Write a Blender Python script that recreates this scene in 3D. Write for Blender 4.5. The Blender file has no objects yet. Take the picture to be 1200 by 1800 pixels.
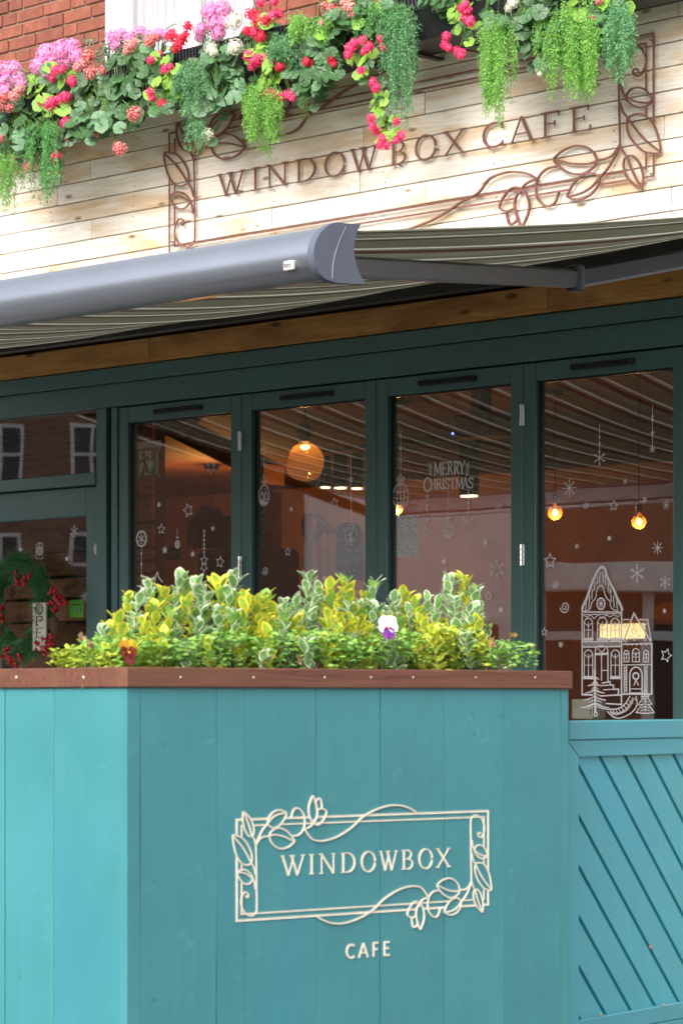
import bpy, bmesh, math, random
from mathutils import Vector, Matrix
random.seed(7)
R = math.radians
scene = bpy.context.scene
COL = scene.collection

# ------------------------------------------------------------------ camera, world, sun, exposure
EYE = 1.4
FPX, CX, HY = 5000.0, 600.0, 1230.0          # focal length, centre column and horizon row, in photograph pixels
cam_d = bpy.data.cameras.new("camera")
cam_d.sensor_fit = 'VERTICAL'
cam_d.sensor_height = 36.0
cam_d.sensor_width = 24.0
cam_d.lens = FPX / 1800 * 36.0
cam_d.shift_y = (HY - 900) / 1800.0
cam_d.clip_start = 0.1
cam_d.clip_end = 500
cam_d.dof.use_dof = True
cam_d.dof.focus_distance = 9.6
cam_d.dof.aperture_fstop = 9.0
cam = bpy.data.objects.new("camera", cam_d)
cam.location = (0, 0, EYE)
cam.rotation_euler = (R(90), 0, 0)
COL.objects.link(cam)
scene.camera = cam

SUN_EL, SUN_AZ = R(37), math.atan2(-0.85, -0.52)     # light comes from the street, behind and left of the camera
world = bpy.data.worlds.new("World")
scene.world = world
world.use_nodes = True
nt = world.node_tree
nt.nodes.clear()
wo = nt.nodes.new('ShaderNodeOutputWorld')
bg = nt.nodes.new('ShaderNodeBackground')
sky = nt.nodes.new('ShaderNodeTexSky')
sky.sky_type = 'NISHITA'
sky.sun_disc = False
sky.sun_elevation = SUN_EL
sky.sun_rotation = math.atan2(math.cos(SUN_AZ), math.sin(SUN_AZ))
sky.air_density = 1.0
sky.dust_density = 4.0
sky.ozone_density = 1.0
hs = nt.nodes.new('ShaderNodeHueSaturation')
hs.inputs['Saturation'].default_value = 0.28
nt.links.new(sky.outputs[0], hs.inputs['Color'])
nt.links.new(hs.outputs[0], bg.inputs['Color'])
bg.inputs['Strength'].default_value = 0.15
nt.links.new(bg.outputs[0], wo.inputs['Surface'])

sd = bpy.data.lights.new("sun", 'SUN')
sd.energy = 1.15
sd.angle = R(55)
sd.color = (1.0, 0.97, 0.92)
sun = bpy.data.objects.new("sun", sd)
sdir = Vector((math.cos(SUN_AZ) * math.cos(SUN_EL), math.sin(SUN_AZ) * math.cos(SUN_EL), math.sin(SUN_EL)))
sun.rotation_euler = sdir.to_track_quat('Z', 'Y').to_euler()
sun.location = (-6, -6, 12)
COL.objects.link(sun)

scene.view_settings.view_transform = 'Standard'
scene.view_settings.look = 'None'
scene.view_settings.gamma = 1.0
scene.view_settings.use_curve_mapping = False
scene.view_settings.exposure = 1.32
scene.cycles.max_bounces = 8
scene.cycles.transparent_max_bounces = 16
scene.cycles.caustics_reflective = False
scene.cycles.caustics_refractive = False

# ------------------------------------------------------------------ frames: a vertical plane each, x along it, y into it, z = height above eye
class Frame:
    def __init__(s, ox, oy, deg):
        s.o = Vector((ox, oy)); a = R(deg); s.ang = a
        s.a = Vector((math.cos(a), math.sin(a))); s.b = Vector((-math.sin(a), math.cos(a)))
    def px(s, x, y, off=0.0):
        """photograph pixel -> (x, z) on the plane standing `off` metres in front of this frame's plane"""
        t = (x - CX) / FPX
        p = s.o - s.b * off
        L = (t * p.y - p.x) / (s.a.x - t * s.a.y)
        Y = p.y + L * s.a.y
        return L, (HY - y) / FPX * Y
    def world(s, x, y, z):
        p = s.o + s.a * x + s.b * y
        return Vector((p.x, p.y, z + EYE))
FA = Frame(0, 12, -44.43)                    # the cafe facade
PL = Frame(-0.4512, 6.0, 40.6)               # end face of the planter
SC = Frame(0.5532, 6.95, 54.0)               # boarded screen beside it
WD = Frame(0, 0, 0)

# ------------------------------------------------------------------ materials
MATS = {}
def rgb(c): return (c[0], c[1], c[2], 1)
def newmat(name):
    m = bpy.data.materials.new(name); m.use_nodes = True
    n = m.node_tree.nodes; n.clear()
    out = n.new('ShaderNodeOutputMaterial'); b = n.new('ShaderNodeBsdfPrincipled')
    m.node_tree.links.new(b.outputs[0], out.inputs[0])
    MATS[name] = m
    return m, n, m.node_tree.links, b, out
def coords(n, l, scale=(1, 1, 1), rnd=True, kind='Object'):
    tc = n.new('ShaderNodeTexCoord'); mp = n.new('ShaderNodeMapping'); mp.inputs['Scale'].default_value = scale
    if rnd:
        oi = n.new('ShaderNodeObjectInfo'); mu = n.new('ShaderNodeMath'); mu.operation = 'MULTIPLY'; mu.inputs[1].default_value = 37.0
        l.new(oi.outputs['Random'], mu.inputs[0])
        ad = n.new('ShaderNodeVectorMath'); ad.operation = 'ADD'
        l.new(tc.outputs[kind], ad.inputs[0]); l.new(mu.outputs[0], ad.inputs[1]); l.new(ad.outputs[0], mp.inputs[0])
    else:
        l.new(tc.outputs[kind], mp.inputs[0])
    return mp.outputs[0]
def noise(n, l, v, scale, detail=4, rough=.55, dist=0):
    t = n.new('ShaderNodeTexNoise'); t.inputs['Scale'].default_value = scale; t.inputs['Detail'].default_value = detail
    t.inputs['Roughness'].default_value = rough; t.inputs['Distortion'].default_value = dist
    l.new(v, t.inputs['Vector']); return t.outputs['Fac']
def ramp(n, l, f, stops):
    r = n.new('ShaderNodeValToRGB'); e = r.color_ramp.elements
    while len(e) < len(stops): e.new(.5)
    for q, (p, c) in zip(e, stops): q.position = p; q.color = rgb(c) if len(c) == 3 else c
    l.new(f, r.inputs[0]); return r.outputs[0]
def mix(n, l, f, a, b, mode='MIX'):
    m = n.new('ShaderNodeMix'); m.data_type = 'RGBA'; m.blend_type = mode
    for v, i in ((f, 0), (a, 6), (b, 7)):
        if isinstance(v, (int, float)): m.inputs[i].default_value = v
        elif isinstance(v, tuple): m.inputs[i].default_value = rgb(v)
        else: l.new(v, m.inputs[i])
    return m.outputs[2]
def bump(n, l, f, b, strength=.3, dist=.002, prev=None):
    u = n.new('ShaderNodeBump'); u.inputs['Strength'].default_value = strength; u.inputs['Distance'].default_value = dist
    l.new(f, u.inputs['Height'])
    if prev is not None: l.new(prev, u.inputs['Normal'])
    l.new(u.outputs[0], b.inputs['Normal']); return u.outputs[0]
def objvar(n, l, col, amt):
    """small value shift from object to object"""
    oi = n.new('ShaderNodeObjectInfo'); h = n.new('ShaderNodeHueSaturation')
    mr = n.new('ShaderNodeMapRange'); mr.inputs['To Min'].default_value = 1 - amt; mr.inputs['To Max'].default_value = 1 + amt
    l.new(oi.outputs['Random'], mr.inputs[0]); l.new(mr.outputs[0], h.inputs['Value'])
    l.new(col, h.inputs['Color']); return h.outputs[0]

def simple(name, col, rough=.5, var=.08, scale=6, stretch=(1, 1, 1), bst=.15, bsc=120, metal=0, ov=0, bd=.001, spec=.5):
    m, n, l, b, out = newmat(name)
    v = coords(n, l, stretch)
    f = noise(n, l, v, scale)
    c = ramp(n, l, f, [(.3, tuple(x * (1 - var) for x in col)), (.7, tuple(min(1, x * (1 + var)) for x in col))])
    if ov: c = objvar(n, l, c, ov)
    l.new(c, b.inputs['Base Color'])
    b.inputs['Roughness'].default_value = rough; b.inputs['Metallic'].default_value = metal
    b.inputs['Specular IOR Level'].default_value = spec
    if bst: bump(n, l, noise(n, l, v, bsc, 3), b, bst, bd)
    return m
def painted_wood(name, col, vertical=True, rough=.42, wear=.5, spec=.5):
    m, n, l, b, out = newmat(name)
    st = (26, 26, 1.6) if vertical else (1.6, 26, 26)
    v = coords(n, l, st); v1 = coords(n, l, (1, 1, 1))
    g = noise(n, l, v, 2.2, 6, .6, .4)
    big = noise(n, l, v1, 2.3, 3)
    c = ramp(n, l, big, [(.3, tuple(x * .93 for x in col)), (.72, tuple(x * 1.07 for x in col))])
    c2 = ramp(n, l, g, [(.35, (.96, .96, .96)), (.65, (1.02, 1.02, 1.02))])
    c = mix(n, l, 1.0, c, c2, 'MULTIPLY')
    bl = noise(n, l, coords(n, l, (1, 1, .45)), 2.1, 3, .5)
    bf = ramp(n, l, bl, [(.62, (0, 0, 0)), (.67, (.35,) * 3)])
    c = mix(n, l, bf, c, (col[0] * .62, col[1] * .92, col[2] * 1.12))
    # sparse scuffs
    sc = noise(n, l, v1, 19, 5, .65, .8)
    sf = ramp(n, l, sc, [(.635, (0, 0, 0)), (.72, (wear * .45,) * 3)])
    c = mix(n, l, sf, c, tuple(min(1, x * 1.5 + .05) for x in col))
    dk = noise(n, l, v1, 31, 4, .6)
    df = ramp(n, l, dk, [(.68, (0, 0, 0)), (.73, (wear * .9,) * 3)])
    c = mix(n, l, df, c, tuple(x * .45 for x in col))
    c = objvar(n, l, c, .035)
    l.new(c, b.inputs['Base Color'])
    rr = ramp(n, l, big, [(.3, (rough - .07,) * 3), (.7, (rough + .1,) * 3)]); l.new(rr, b.inputs['Roughness'])
    b.inputs['Specular IOR Level'].default_value = spec
    p = bump(n, l, g, b, .15, .0012)
    p = bump(n, l, sc, b, .25, .004, p)
    bump(n, l, noise(n, l, v1, 9, 3), b, .3, .004, p)
    return m
def raw_wood(name, c_lo, c_mid, c_hi, knot, stain, stain_amt=.5, ov=.08, along='x', knots=.15, rough=.75):
    m, n, l, b, out = newmat(name)
    st = (1.1, 22, 22) if along == 'x' else (22, 22, 1.1)
    kst = (4.5, 4.5, 13) if along == 'x' else (13, 4.5, 4.5)
    v = coords(n, l, st); vk = coords(n, l, kst); v1 = coords(n, l, (.8, 3, 3) if along == 'x' else (3, 3, .8))
    g = noise(n, l, v, 3.0, 8, .65, 1.2)
    c = ramp(n, l, g, [(.28, c_lo), (.5, c_mid), (.72, c_hi)])
    s = noise(n, l, v1, 1.7, 4, .6, .7)
    sf = ramp(n, l, s, [(.50, (0, 0, 0)), (.66, (stain_amt,) * 3)])
    c = mix(n, l, sf, c, stain)
    vo = n.new('ShaderNodeTexVoronoi'); vo.inputs['Scale'].default_value = 1.0; vo.inputs['Randomness'].default_value = 1
    l.new(vk, vo.inputs['Vector'])
    kf = ramp(n, l, vo.outputs['Distance'], [(knots * .45, (.85,) * 3), (knots, (0, 0, 0))])
    c = mix(n, l, kf, c, knot)
    c = objvar(n, l, c, ov)
    l.new(c, b.inputs['Base Color']); b.inputs['Roughness'].default_value = rough
    b.inputs['Specular IOR Level'].default_value = .25
    bump(n, l, g, b, .5, .002)
    return m

TEAL = (.027, .180, .199)
painted_wood('teal_paint', TEAL, rough=.48, spec=.9)
painted_wood('teal_paint_horizontal', (.036, .262, .315), vertical=False, wear=.25, spec=.7)
painted_wood('teal_paint_screen', (.040, .30, .355), vertical=True, wear=.3, spec=.7)
painted_wood('green_frame', (.038, .128, .120), vertical=True, rough=.46, wear=.1, spec=1.0)
painted_wood('green_frame_horizontal', (.038, .128, .120), vertical=False, rough=.46, wear=.1, spec=1.0)
raw_wood('cladding_wood', (.58, .48, .40), (.75, .68, .61), (.84, .80, .76), (.22, .12, .06), (.56, .33, .13), .75, .06, knots=.15)
raw_wood('coping_wood', (.30, .21, .13), (.46, .34, .22), (.58, .46, .33), (.12, .07, .04), (.3, .16, .07), .6)
raw_wood('cedar_beam', (.38, .175, .048), (.54, .27, .085), (.64, .36, .13), (.10, .035, .012), (.22, .085, .025), .6, .06, knots=.2, rough=.6)
raw_wood('trim_wood', (.075, .026, .017), (.125, .048, .032), (.17, .070, .047), (.06, .03, .02), (.14, .07, .035), .6, .07, rough=.5)
raw_wood('reclaimed_wood', (.10, .045, .025), (.20, .10, .058), (.30, .165, .10), (.02, .012, .008), (.03, .017, .012), .95, .25, knots=.2)
raw_wood('table_wood', (.12, .06, .03), (.2, .1, .05), (.26, .14, .07), (.05, .03, .02), (.1, .05, .02), .4)
simple('soil', (.035, .022, .014), .9, .4, 40, bst=1, bsc=60, bd=.01)
simple('dark_recess', (.012, .028, .03), .8)
simple('black_recess', (.008, .008, .008), .9)
simple('corten_steel', (.21, .088, .068), .7, .35, 35, bst=.4, bsc=200, metal=.15)
simple('sign_letter_paint', (.60, .56, .46), .45, .06, 30)
simple('mortar', (.24, .175, .125), .95, .2, 30, bst=.6, bsc=150, bd=.003)
simple('white_upvc', (.70, .70, .72), .3, .02)
simple('curtain', (.40, .39, .44), .7, .05, 5, (12, 1, .5))
simple('black_plastic', (.018, .018, .02), .28, .2)
simple('awning_metal', (.31, .335, .385), .33, .04, 4, metal=.85, bst=.05, spec=.6)
simple('end_cap_metal', (.085, .095, .13), .45, .06, 4, bst=.05)
simple('awning_arm_metal', (.03, .034, .042), .4, .1, metal=.3)
simple('chrome', (.62, .62, .60), .22, .1, metal=1)
simple('screw_metal', (.42, .36, .32), .35, .2, metal=.7)
simple('label_white', (.78, .76, .72), .5)
simple('paper', (.70, .62, .52), .7)
simple('paper_print', (.45, .12, .08), .7)
simple('chalkboard', (.035, .032, .034), .7, .3)
simple('chalk', (.55, .5, .45), .8)
simple('green_label', (.10, .42, .05), .5)
simple('cream_sign', (.66, .62, .54), .6, .06)
simple('ink', (.03, .027, .025), .6)
simple('berry_red', (.50, .010, .022), .14, .2, 30, bst=0)
simple('pine_cone', (.16, .07, .04), .6, .4, 60)
simple('pine_cone_tip', (.34, .22, .15), .7, .2)
simple('twig', (.09, .06, .035), .8)
simple('sticker_white', (.72, .70, .72), .6, .03)
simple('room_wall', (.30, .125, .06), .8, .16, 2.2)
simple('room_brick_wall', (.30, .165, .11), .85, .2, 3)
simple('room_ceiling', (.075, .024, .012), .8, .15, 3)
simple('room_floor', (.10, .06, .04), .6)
simple('counter_wood', (.14, .07, .04), .5)
simple('dark_fabric', (.03, .015, .015), .8)
simple('red_fabric', (.28, .03, .02), .8)
simple('exit_green', (.06, .22, .22), .4)
simple('exit_cream', (.88, .82, .45), .5)
simple('pavement_stone', (.13, .127, .12), .85, .12, 3, bst=.4, bsc=60)
simple('asphalt', (.055, .055, .058), .9, .15, 8, bst=.6, bsc=200)
simple('house_render', (.82, .79, .77), .8, .05)
simple('house_brick', (.24, .13, .09), .9, .25, 14)
simple('house_roof', (.10, .075, .07), .9, .2, 10)
simple('white_wood', (.74, .74, .74), .5)
simple('window_dark', (.03, .035, .04), .15)
simple('shop_orange', (.5, .12, .04), .6)
simple('tyre', (.02, .02, .02), .8)
simple('van_paint', (.78, .78, .82), .25)
simple('stem_green', (.09, .17, .035), .6)

def brickmat():
    m, n, l, b, out = newmat('brick_red')
    v = coords(n, l, (1, 1, 1))
    f = noise(n, l, v, 14, 6, .7, .3)
    c = ramp(n, l, f, [(.25, (.115, .032, .019)), (.5, (.185, .055, .032)), (.75, (.25, .09, .055))])
    s = noise(n, l, v, 50, 4)
    c = mix(n, l, ramp(n, l, s, [(.62, (0, 0, 0)), (.74, (.5,) * 3)]), c, (.30, .21, .16))
    c = objvar(n, l, c, .17)
    l.new(c, b.inputs['Base Color']); b.inputs['Roughness'].default_value = .9
    bump(n, l, f, b, .6, .004)
brickmat()

def fabric():
    m, n, l, b, out = newmat('awning_fabric')
    tc = n.new('ShaderNodeTexCoord'); sp = n.new('ShaderNodeSeparateXYZ'); l.new(tc.outputs['Object'], sp.inputs[0])
    dv = n.new('ShaderNodeMath'); dv.operation = 'DIVIDE'; dv.inputs[1].default_value = .44; l.new(sp.outputs[0], dv.inputs[0])
    fr = n.new('ShaderNodeMath'); fr.operation = 'FRACT'; l.new(dv.outputs[0], fr.inputs[0])
    r = n.new('ShaderNodeValToRGB'); r.color_ramp.interpolation = 'CONSTANT'
    base = (.165, .168, .112); lt = (.215, .215, .155); br = (.085, .045, .035); wh = (.78, .78, .70)
    st = [(0, base), (.30, br), (.37, lt), (.42, wh), (.475, base), (.60, lt), (.74, br), (.84, lt), (.90, wh), (.95, base)]
    e = r.color_ramp.elements
    while len(e) < len(st): e.new(.5)
    for q, (p, c) in zip(e, st): q.position = p; q.color = rgb(c)
    l.new(fr.outputs[0], r.inputs[0])
    l.new(r.outputs[0], b.inputs['Base Color']); b.inputs['Roughness'].default_value = .9; b.inputs['Specular IOR Level'].default_value = .1
    v = coords(n, l, (300, 300, 300), False); bump(n, l, noise(n, l, v, 1), b, .2, .0005)
    tr = n.new('ShaderNodeBsdfTranslucent'); l.new(r.outputs[0], tr.inputs[0])
    ms = n.new('ShaderNodeMixShader'); ms.inputs[0].default_value = .12
    l.new(b.outputs[0], ms.inputs[1]); l.new(tr.outputs[0], ms.inputs[2]); l.new(ms.outputs[0], out.inputs[0])
fabric()

def glassmat(name, tint=(1, 1, 1), k=.085, wav=.10, rough=0.0):
    m, n, l, b, out = newmat(name); n.remove(b)
    t = n.new('ShaderNodeBsdfTransparent'); t.inputs[0].default_value = rgb(tint)
    g = n.new('ShaderNodeBsdfGlossy'); g.inputs['Roughness'].default_value = rough; g.inputs[0].default_value = (1, 1, 1, 1)
    ms = n.new('ShaderNodeMixShader')
    ms.inputs[0].default_value = k
    l.new(t.outputs[0], ms.inputs[1]); l.new(g.outputs[0], ms.inputs[2]); l.new(ms.outputs[0], out.inputs[0])
    if wav:
        v = coords(n, l, (1, 1, 1))
        u = n.new('ShaderNodeBump'); u.inputs['Strength'].default_value = wav; u.inputs['Distance'].default_value = .004
        l.new(noise(n, l, v, 2.2, 1), u.inputs['Height']); l.new(u.outputs[0], g.inputs['Normal'])
    return m
glassmat('window_glass', (.96, .96, .95), .12)
glassmat('clear_plastic', (.96, .97, .95), .05, 0)

def smoky(name, tint, dcol, kd, kg):
    m, n, l, b, out = newmat(name); n.remove(b)
    t = n.new('ShaderNodeBsdfTransparent'); t.inputs[0].default_value = rgb(tint)
    d = n.new('ShaderNodeBsdfTranslucent'); d.inputs[0].default_value = rgb(dcol)
    g = n.new('ShaderNodeBsdfGlossy'); g.inputs['Roughness'].default_value = .05
    m1 = n.new('ShaderNodeMixShader'); m1.inputs[0].default_value = kd; l.new(t.outputs[0], m1.inputs[1]); l.new(d.outputs[0], m1.inputs[2])
    m2 = n.new('ShaderNodeMixShader'); m2.inputs[0].default_value = kg; l.new(m1.outputs[0], m2.inputs[1]); l.new(g.outputs[0], m2.inputs[2]); l.new(m2.outputs[0], out.inputs[0])
smoky('deep_amber_glass', (.80, .50, .22), (.75, .33, .07), .05, .12)
smoky('amber_glass', (.90, .55, .22), (.9, .40, .08), .05, .05)
def emis(name, col, s):
    m, n, l, b, out = newmat(name)
    b.inputs['Base Color'].default_value = rgb(col); b.inputs['Emission Color'].default_value = rgb(col); b.inputs['Emission Strength'].default_value = s
emis('filament', (1.0, .48, .12), 22)
emis('lamp_glow', (1.0, .70, .34), 7)
emis('ceiling_panel', (1.0, .85, .5), 1.6)
emis('display_light', (1.0, .80, .35), .55)
emis('blue_led', (.15, .2, 1), 2)

def leafmat(name, dark, light, edge=None, edge_at=.8, veins=0, trans=.3, rough=.5, ov=.25, spots=0):
    """leaf colour from its own flat coordinates: uv runs -1..1 over the blade"""
    m, n, l, b, out = newmat(name)
    tc = n.new('ShaderNodeTexCoord'); sp = n.new('ShaderNodeSeparateXYZ'); l.new(tc.outputs['UV'], sp.inputs[0])
    v = coords(n, l, (1, 1, 1))
    f = noise(n, l, v, 60, 3)
    c = ramp(n, l, f, [(.3, dark), (.7, light)])
    ln = n.new('ShaderNodeVectorMath'); ln.operation = 'LENGTH'; l.new(tc.outputs['UV'], ln.inputs[0])
    if veins:
        at = n.new('ShaderNodeMath'); at.operation = 'ARCTAN2'; l.new(sp.outputs[1], at.inputs[0]); l.new(sp.outputs[0], at.inputs[1])
        mu = n.new('ShaderNodeMath'); mu.operation = 'MULTIPLY'; mu.inputs[1].default_value = 3.5; l.new(at.outputs[0], mu.inputs[0])
        si = n.new('ShaderNodeMath'); si.operation = 'SINE'; l.new(mu.outputs[0], si.inputs[0])
        ab = n.new('ShaderNodeMath'); ab.operation = 'ABSOLUTE'; l.new(si.outputs[0], ab.inputs[0])
        vf = ramp(n, l, ab.outputs[0], [(.0, (veins,) * 3), (.22, (0, 0, 0))])
        c = mix(n, l, vf, c, tuple(min(1, x * 1.9 + .05) for x in light))
        bump(n, l, ab.outputs[0], b, .6, .002)
    if edge:
        nz = noise(n, l, v, 90, 2)
        ad = n.new('ShaderNodeMath'); ad.operation = 'MULTIPLY_ADD'; ad.inputs[1].default_value = .5; l.new(nz, ad.inputs[0]); l.new(ln.outputs['Value'], ad.inputs[2])
        ef = ramp(n, l, ad.outputs[0], [(edge_at + .20, (0, 0, 0)), (edge_at + .28, (1, 1, 1))])
        c = mix(n, l, ef, c, edge)
    c = objvar(n, l, c, ov)
    l.new(c, b.inputs['Base Color']); b.inputs['Roughness'].default_value = rough
    tr = n.new('ShaderNodeBsdfTranslucent'); l.new(c, tr.inputs[0])
    ms = n.new('ShaderNodeMixShader'); ms.inputs[0].default_value = trans
    l.new(b.outputs[0], ms.inputs[1]); l.new(tr.outputs[0], ms.inputs[2]); l.new(ms.outputs[0], out.inputs[0])
    return m
leafmat('geranium_leaf_dark', (.030, .095, .028), (.07, .165, .05), veins=.26, rough=.38)
leafmat('geranium_leaf_grey', (.065, .16, .065), (.12, .25, .11), veins=.30, rough=.42)
leafmat('geranium_leaf_lime', (.20, .42, .045), (.33, .56, .09), veins=.2, trans=.4)
leafmat('fern_lime', (.12, .34, .05), (.30, .56, .12), trans=.35, ov=.1)
leafmat('fern_green', (.07, .24, .06), (.14, .36, .10), trans=.3, ov=.1)
leafmat('fern_blue', (.07, .22, .085), (.17, .38, .17), trans=.25, ov=.1)
leafmat('bushy_grey_green', (.10, .19, .10), (.20, .30, .18), trans=.3, ov=.1)
leafmat('petal_pink', (.76, .19, .47), (.88, .46, .70), trans=.25, ov=.1)
leafmat('petal_red', (.62, .008, .03), (.85, .035, .11), trans=.2, ov=.12)
leafmat('petal_magenta', (.75, .02, .12), (.92, .09, .26), trans=.2, ov=.1)
leafmat('petal_rust', (.42, .02, .02), (.68, .14, .13), (.80, .50, .45), .62, trans=.2, ov=.12)
leafmat('petal_coral', (.60, .10, .10), (.82, .30, .27), (.86, .62, .56), .62, trans=.2, ov=.12)
leafmat('petal_white', (.66, .66, .52), (.86, .86, .76), trans=.25, ov=.05)
leafmat('euonymus_gold', (.26, .42, .05), (.42, .56, .07), (.80, .72, .08), .62, trans=.35, ov=.18)
leafmat('euonymus_silver', (.15, .32, .10), (.25, .42, .16), (.70, .76, .56), .70, trans=.3, ov=.18)
leafmat('pansy_leaf', (.16, .37, .06), (.38, .60, .15), trans=.35, ov=.1)
leafmat('pansy_leaf_yellowing', (.36, .50, .05), (.55, .62, .09), trans=.35, ov=.1)
leafmat('pansy_petal_white', (.80, .76, .82), (.86, .84, .88), trans=.2)
leafmat('pansy_petal_purple', (.10, .01, .16), (.17, .02, .25), (.75, .70, .80), .9, trans=.15)
leafmat('pansy_petal_yellow', (.80, .40, .02), (.85, .50, .03), trans=.2)
leafmat('pansy_petal_maroon', (.16, .012, .01), (.25, .03, .01), (.75, .35, .02), .95, trans=.15)
leafmat('withered_petal', (.30, .16, .07), (.48, .30, .15), trans=.2)
leafmat('wreath_needle', (.03, .16, .045), (.10, .32, .11), trans=.1, ov=.1)
leafmat('wreath_needle_pale', (.12, .26, .15), (.22, .40, .25), trans=.1, ov=.1)
# ------------------------------------------------------------------ mesh building
class MB:
    def __init__(s): s.v = []; s.f = []; s.uv = []; s.m = []; s.smooth = False
    def add(s, vs, fs, mi=0, uv=None):
        o = len(s.v); s.v.extend(Vector(p) for p in vs)
        for f in fs:
            s.f.append([o + i for i in f]); s.m.append(mi)
            s.uv.append([uv[i] for i in f] if uv else None)
        return s
    def box(s, x0, x1, y0, y1, z0, z1, c=0.0, mi=0):
        if c <= 0:
            vs = [(x, y, z) for x in (x0, x1) for y in (y0, y1) for z in (z0, z1)]
            return s.add(vs, [(0, 1, 3, 2), (4, 6, 7, 5), (0, 4, 5, 1), (2, 3, 7, 6), (0, 2, 6, 4), (1, 5, 7, 3)], mi)
        P = {}; vs = []
        X = (x0, x1); Y = (y0, y1); Z = (z0, z1)
        for i in (0, 1):
            for j in (0, 1):
                for k in (0, 1):
                    dx = c if i == 0 else -c; dy = c if j == 0 else -c; dz = c if k == 0 else -c
                    for a, p in enumerate(((X[i], Y[j] + dy, Z[k] + dz), (X[i] + dx, Y[j], Z[k] + dz), (X[i] + dx, Y[j] + dy, Z[k]))):
                        P[i, j, k, a] = len(vs); vs.append(p)
        fs = []
        for i in (0, 1):
            fs.append([P[i, 0, 0, 0], P[i, 1, 0, 0], P[i, 1, 1, 0], P[i, 0, 1, 0]])
            fs.append([P[0, i, 0, 1], P[1, i, 0, 1], P[1, i, 1, 1], P[0, i, 1, 1]])
            fs.append([P[0, 0, i, 2], P[1, 0, i, 2], P[1, 1, i, 2], P[0, 1, i, 2]])
        for i in (0, 1):
            for j in (0, 1):
                fs.append([P[i, j, 0, 0], P[i, j, 0, 1], P[i, j, 1, 1], P[i, j, 1, 0]])
                fs.append([P[i, 0, j, 0], P[i, 0, j, 2], P[i, 1, j, 2], P[i, 1, j, 0]])
                fs.append([P[0, i, j, 1], P[0, i, j, 2], P[1, i, j, 2], P[1, i, j, 1]])
                for k in (0, 1): fs.append([P[i, j, k, 0], P[i, j, k, 1], P[i, j, k, 2]])
        return s.add(vs, fs, mi)
    def prism(s, poly, y0, y1, mi=0):
        """polygon in (x, z) extruded from y0 to y1"""
        n = len(poly)
        vs = [(p[0], y0, p[1]) for p in poly] + [(p[0], y1, p[1]) for p in poly]
        fs = [list(range(n)), list(range(2 * n - 1, n - 1, -1))] + [[i, (i + 1) % n, n + (i + 1) % n, n + i] for i in range(n)]
        return s.add(vs, fs, mi)
    def xprism(s, poly, x0, x1, mi=0):
        """polygon in (y, z) extruded from x0 to x1"""
        n = len(poly)
        vs = [(x0, p[0], p[1]) for p in poly] + [(x1, p[0], p[1]) for p in poly]
        fs = [list(range(n)), list(range(2 * n - 1, n - 1, -1))] + [[i, (i + 1) % n, n + (i + 1) % n, n + i] for i in range(n)]
        return s.add(vs, fs, mi)
    def tube(s, pts, r, seg=6, mi=0, caps=True):
        pts = [Vector(p) for p in pts]; rs = r if isinstance(r, (list, tuple)) else [r] * len(pts)
        vs = []; n = len(pts); prev = None
        for i, p in enumerate(pts):
            d = (pts[min(i + 1, n - 1)] - pts[max(i - 1, 0)])
            if d.length < 1e-9: d = Vector((0, 0, 1))
            d.normalize()
            if prev is None:
                a = d.orthogonal().normalized()
            else:
                a = (prev - d * prev.dot(d))
                a = a.normalized() if a.length > 1e-6 else d.orthogonal().normalized()
            prev = a; b = d.cross(a)
            for k in range(seg):
                t = 2 * math.pi * k / seg
                vs.append(p + (a * math.cos(t) + b * math.sin(t)) * rs[i])
        fs = [[i * seg + k, i * seg + (k + 1) % seg, (i + 1) * seg + (k + 1) % seg, (i + 1) * seg + k] for i in range(n - 1) for k in range(seg)]
        if caps: fs += [list(range(seg))[::-1], [(n - 1) * seg + k for k in range(seg)]]
        return s.add(vs, fs, mi)
    def lathe(s, prof, c=(0, 0, 0), seg=16, mi=0, squash=None):
        """profile (r, z) about a vertical axis through c"""
        vs = []; n = len(prof)
        for r, z in prof:
            for k in range(seg):
                t = 2 * math.pi * k / seg
                q = squash(t, r, z) if squash else 1
                vs.append((c[0] + r * q * math.cos(t), c[1] + r * q * math.sin(t), c[2] + z))
        fs = [[i * seg + k, i * seg + (k + 1) % seg, (i + 1) * seg + (k + 1) % seg, (i + 1) * seg + k] for i in range(n - 1) for k in range(seg)]
        fs += [list(range(seg))[::-1], [(n - 1) * seg + k for k in range(seg)]]
        return s.add(vs, fs, mi)
    def ball(s, c, r, seg=10, rings=6, mi=0, sc=(1, 1, 1)):
        prof = [(max(1e-4, math.sin(math.pi * i / rings)) * r, -math.cos(math.pi * i / rings) * r) for i in range(rings + 1)]
        o = len(s.v); s.lathe(prof, (0, 0, 0), seg, mi)
        for i in range(o, len(s.v)): v = s.v[i]; s.v[i] = Vector((v.x * sc[0] + c[0], v.y * sc[1] + c[1], v.z * sc[2] + c[2]))
        return s
    def ribbon(s, pts, w, y, d=.002, closed=False, mi=0, prof=None):
        """flat strip of width w (or one width per point) along points in (x, z), standing from y towards -y by d"""
        P = [Vector((p[0], p[1])) for p in pts]
        Q = [P[0]]
        for p in P[1:]:
            if (p - Q[-1]).length > 1e-5: Q.append(p)
        wl = w if isinstance(w, (list, tuple)) and len(w) == len(P) and len(Q) == len(P) else None
        if closed and (Q[0] - Q[-1]).length < 1e-4: Q.pop()
        P = Q; n = len(P)
        if n < 2: return s
        w0 = w if not isinstance(w, (list, tuple)) else sum(w) / len(w)
        prof = prof or [(-1, 0), (-1, d), (1, d), (1, 0)]
        m = len(prof); vs = []
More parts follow.
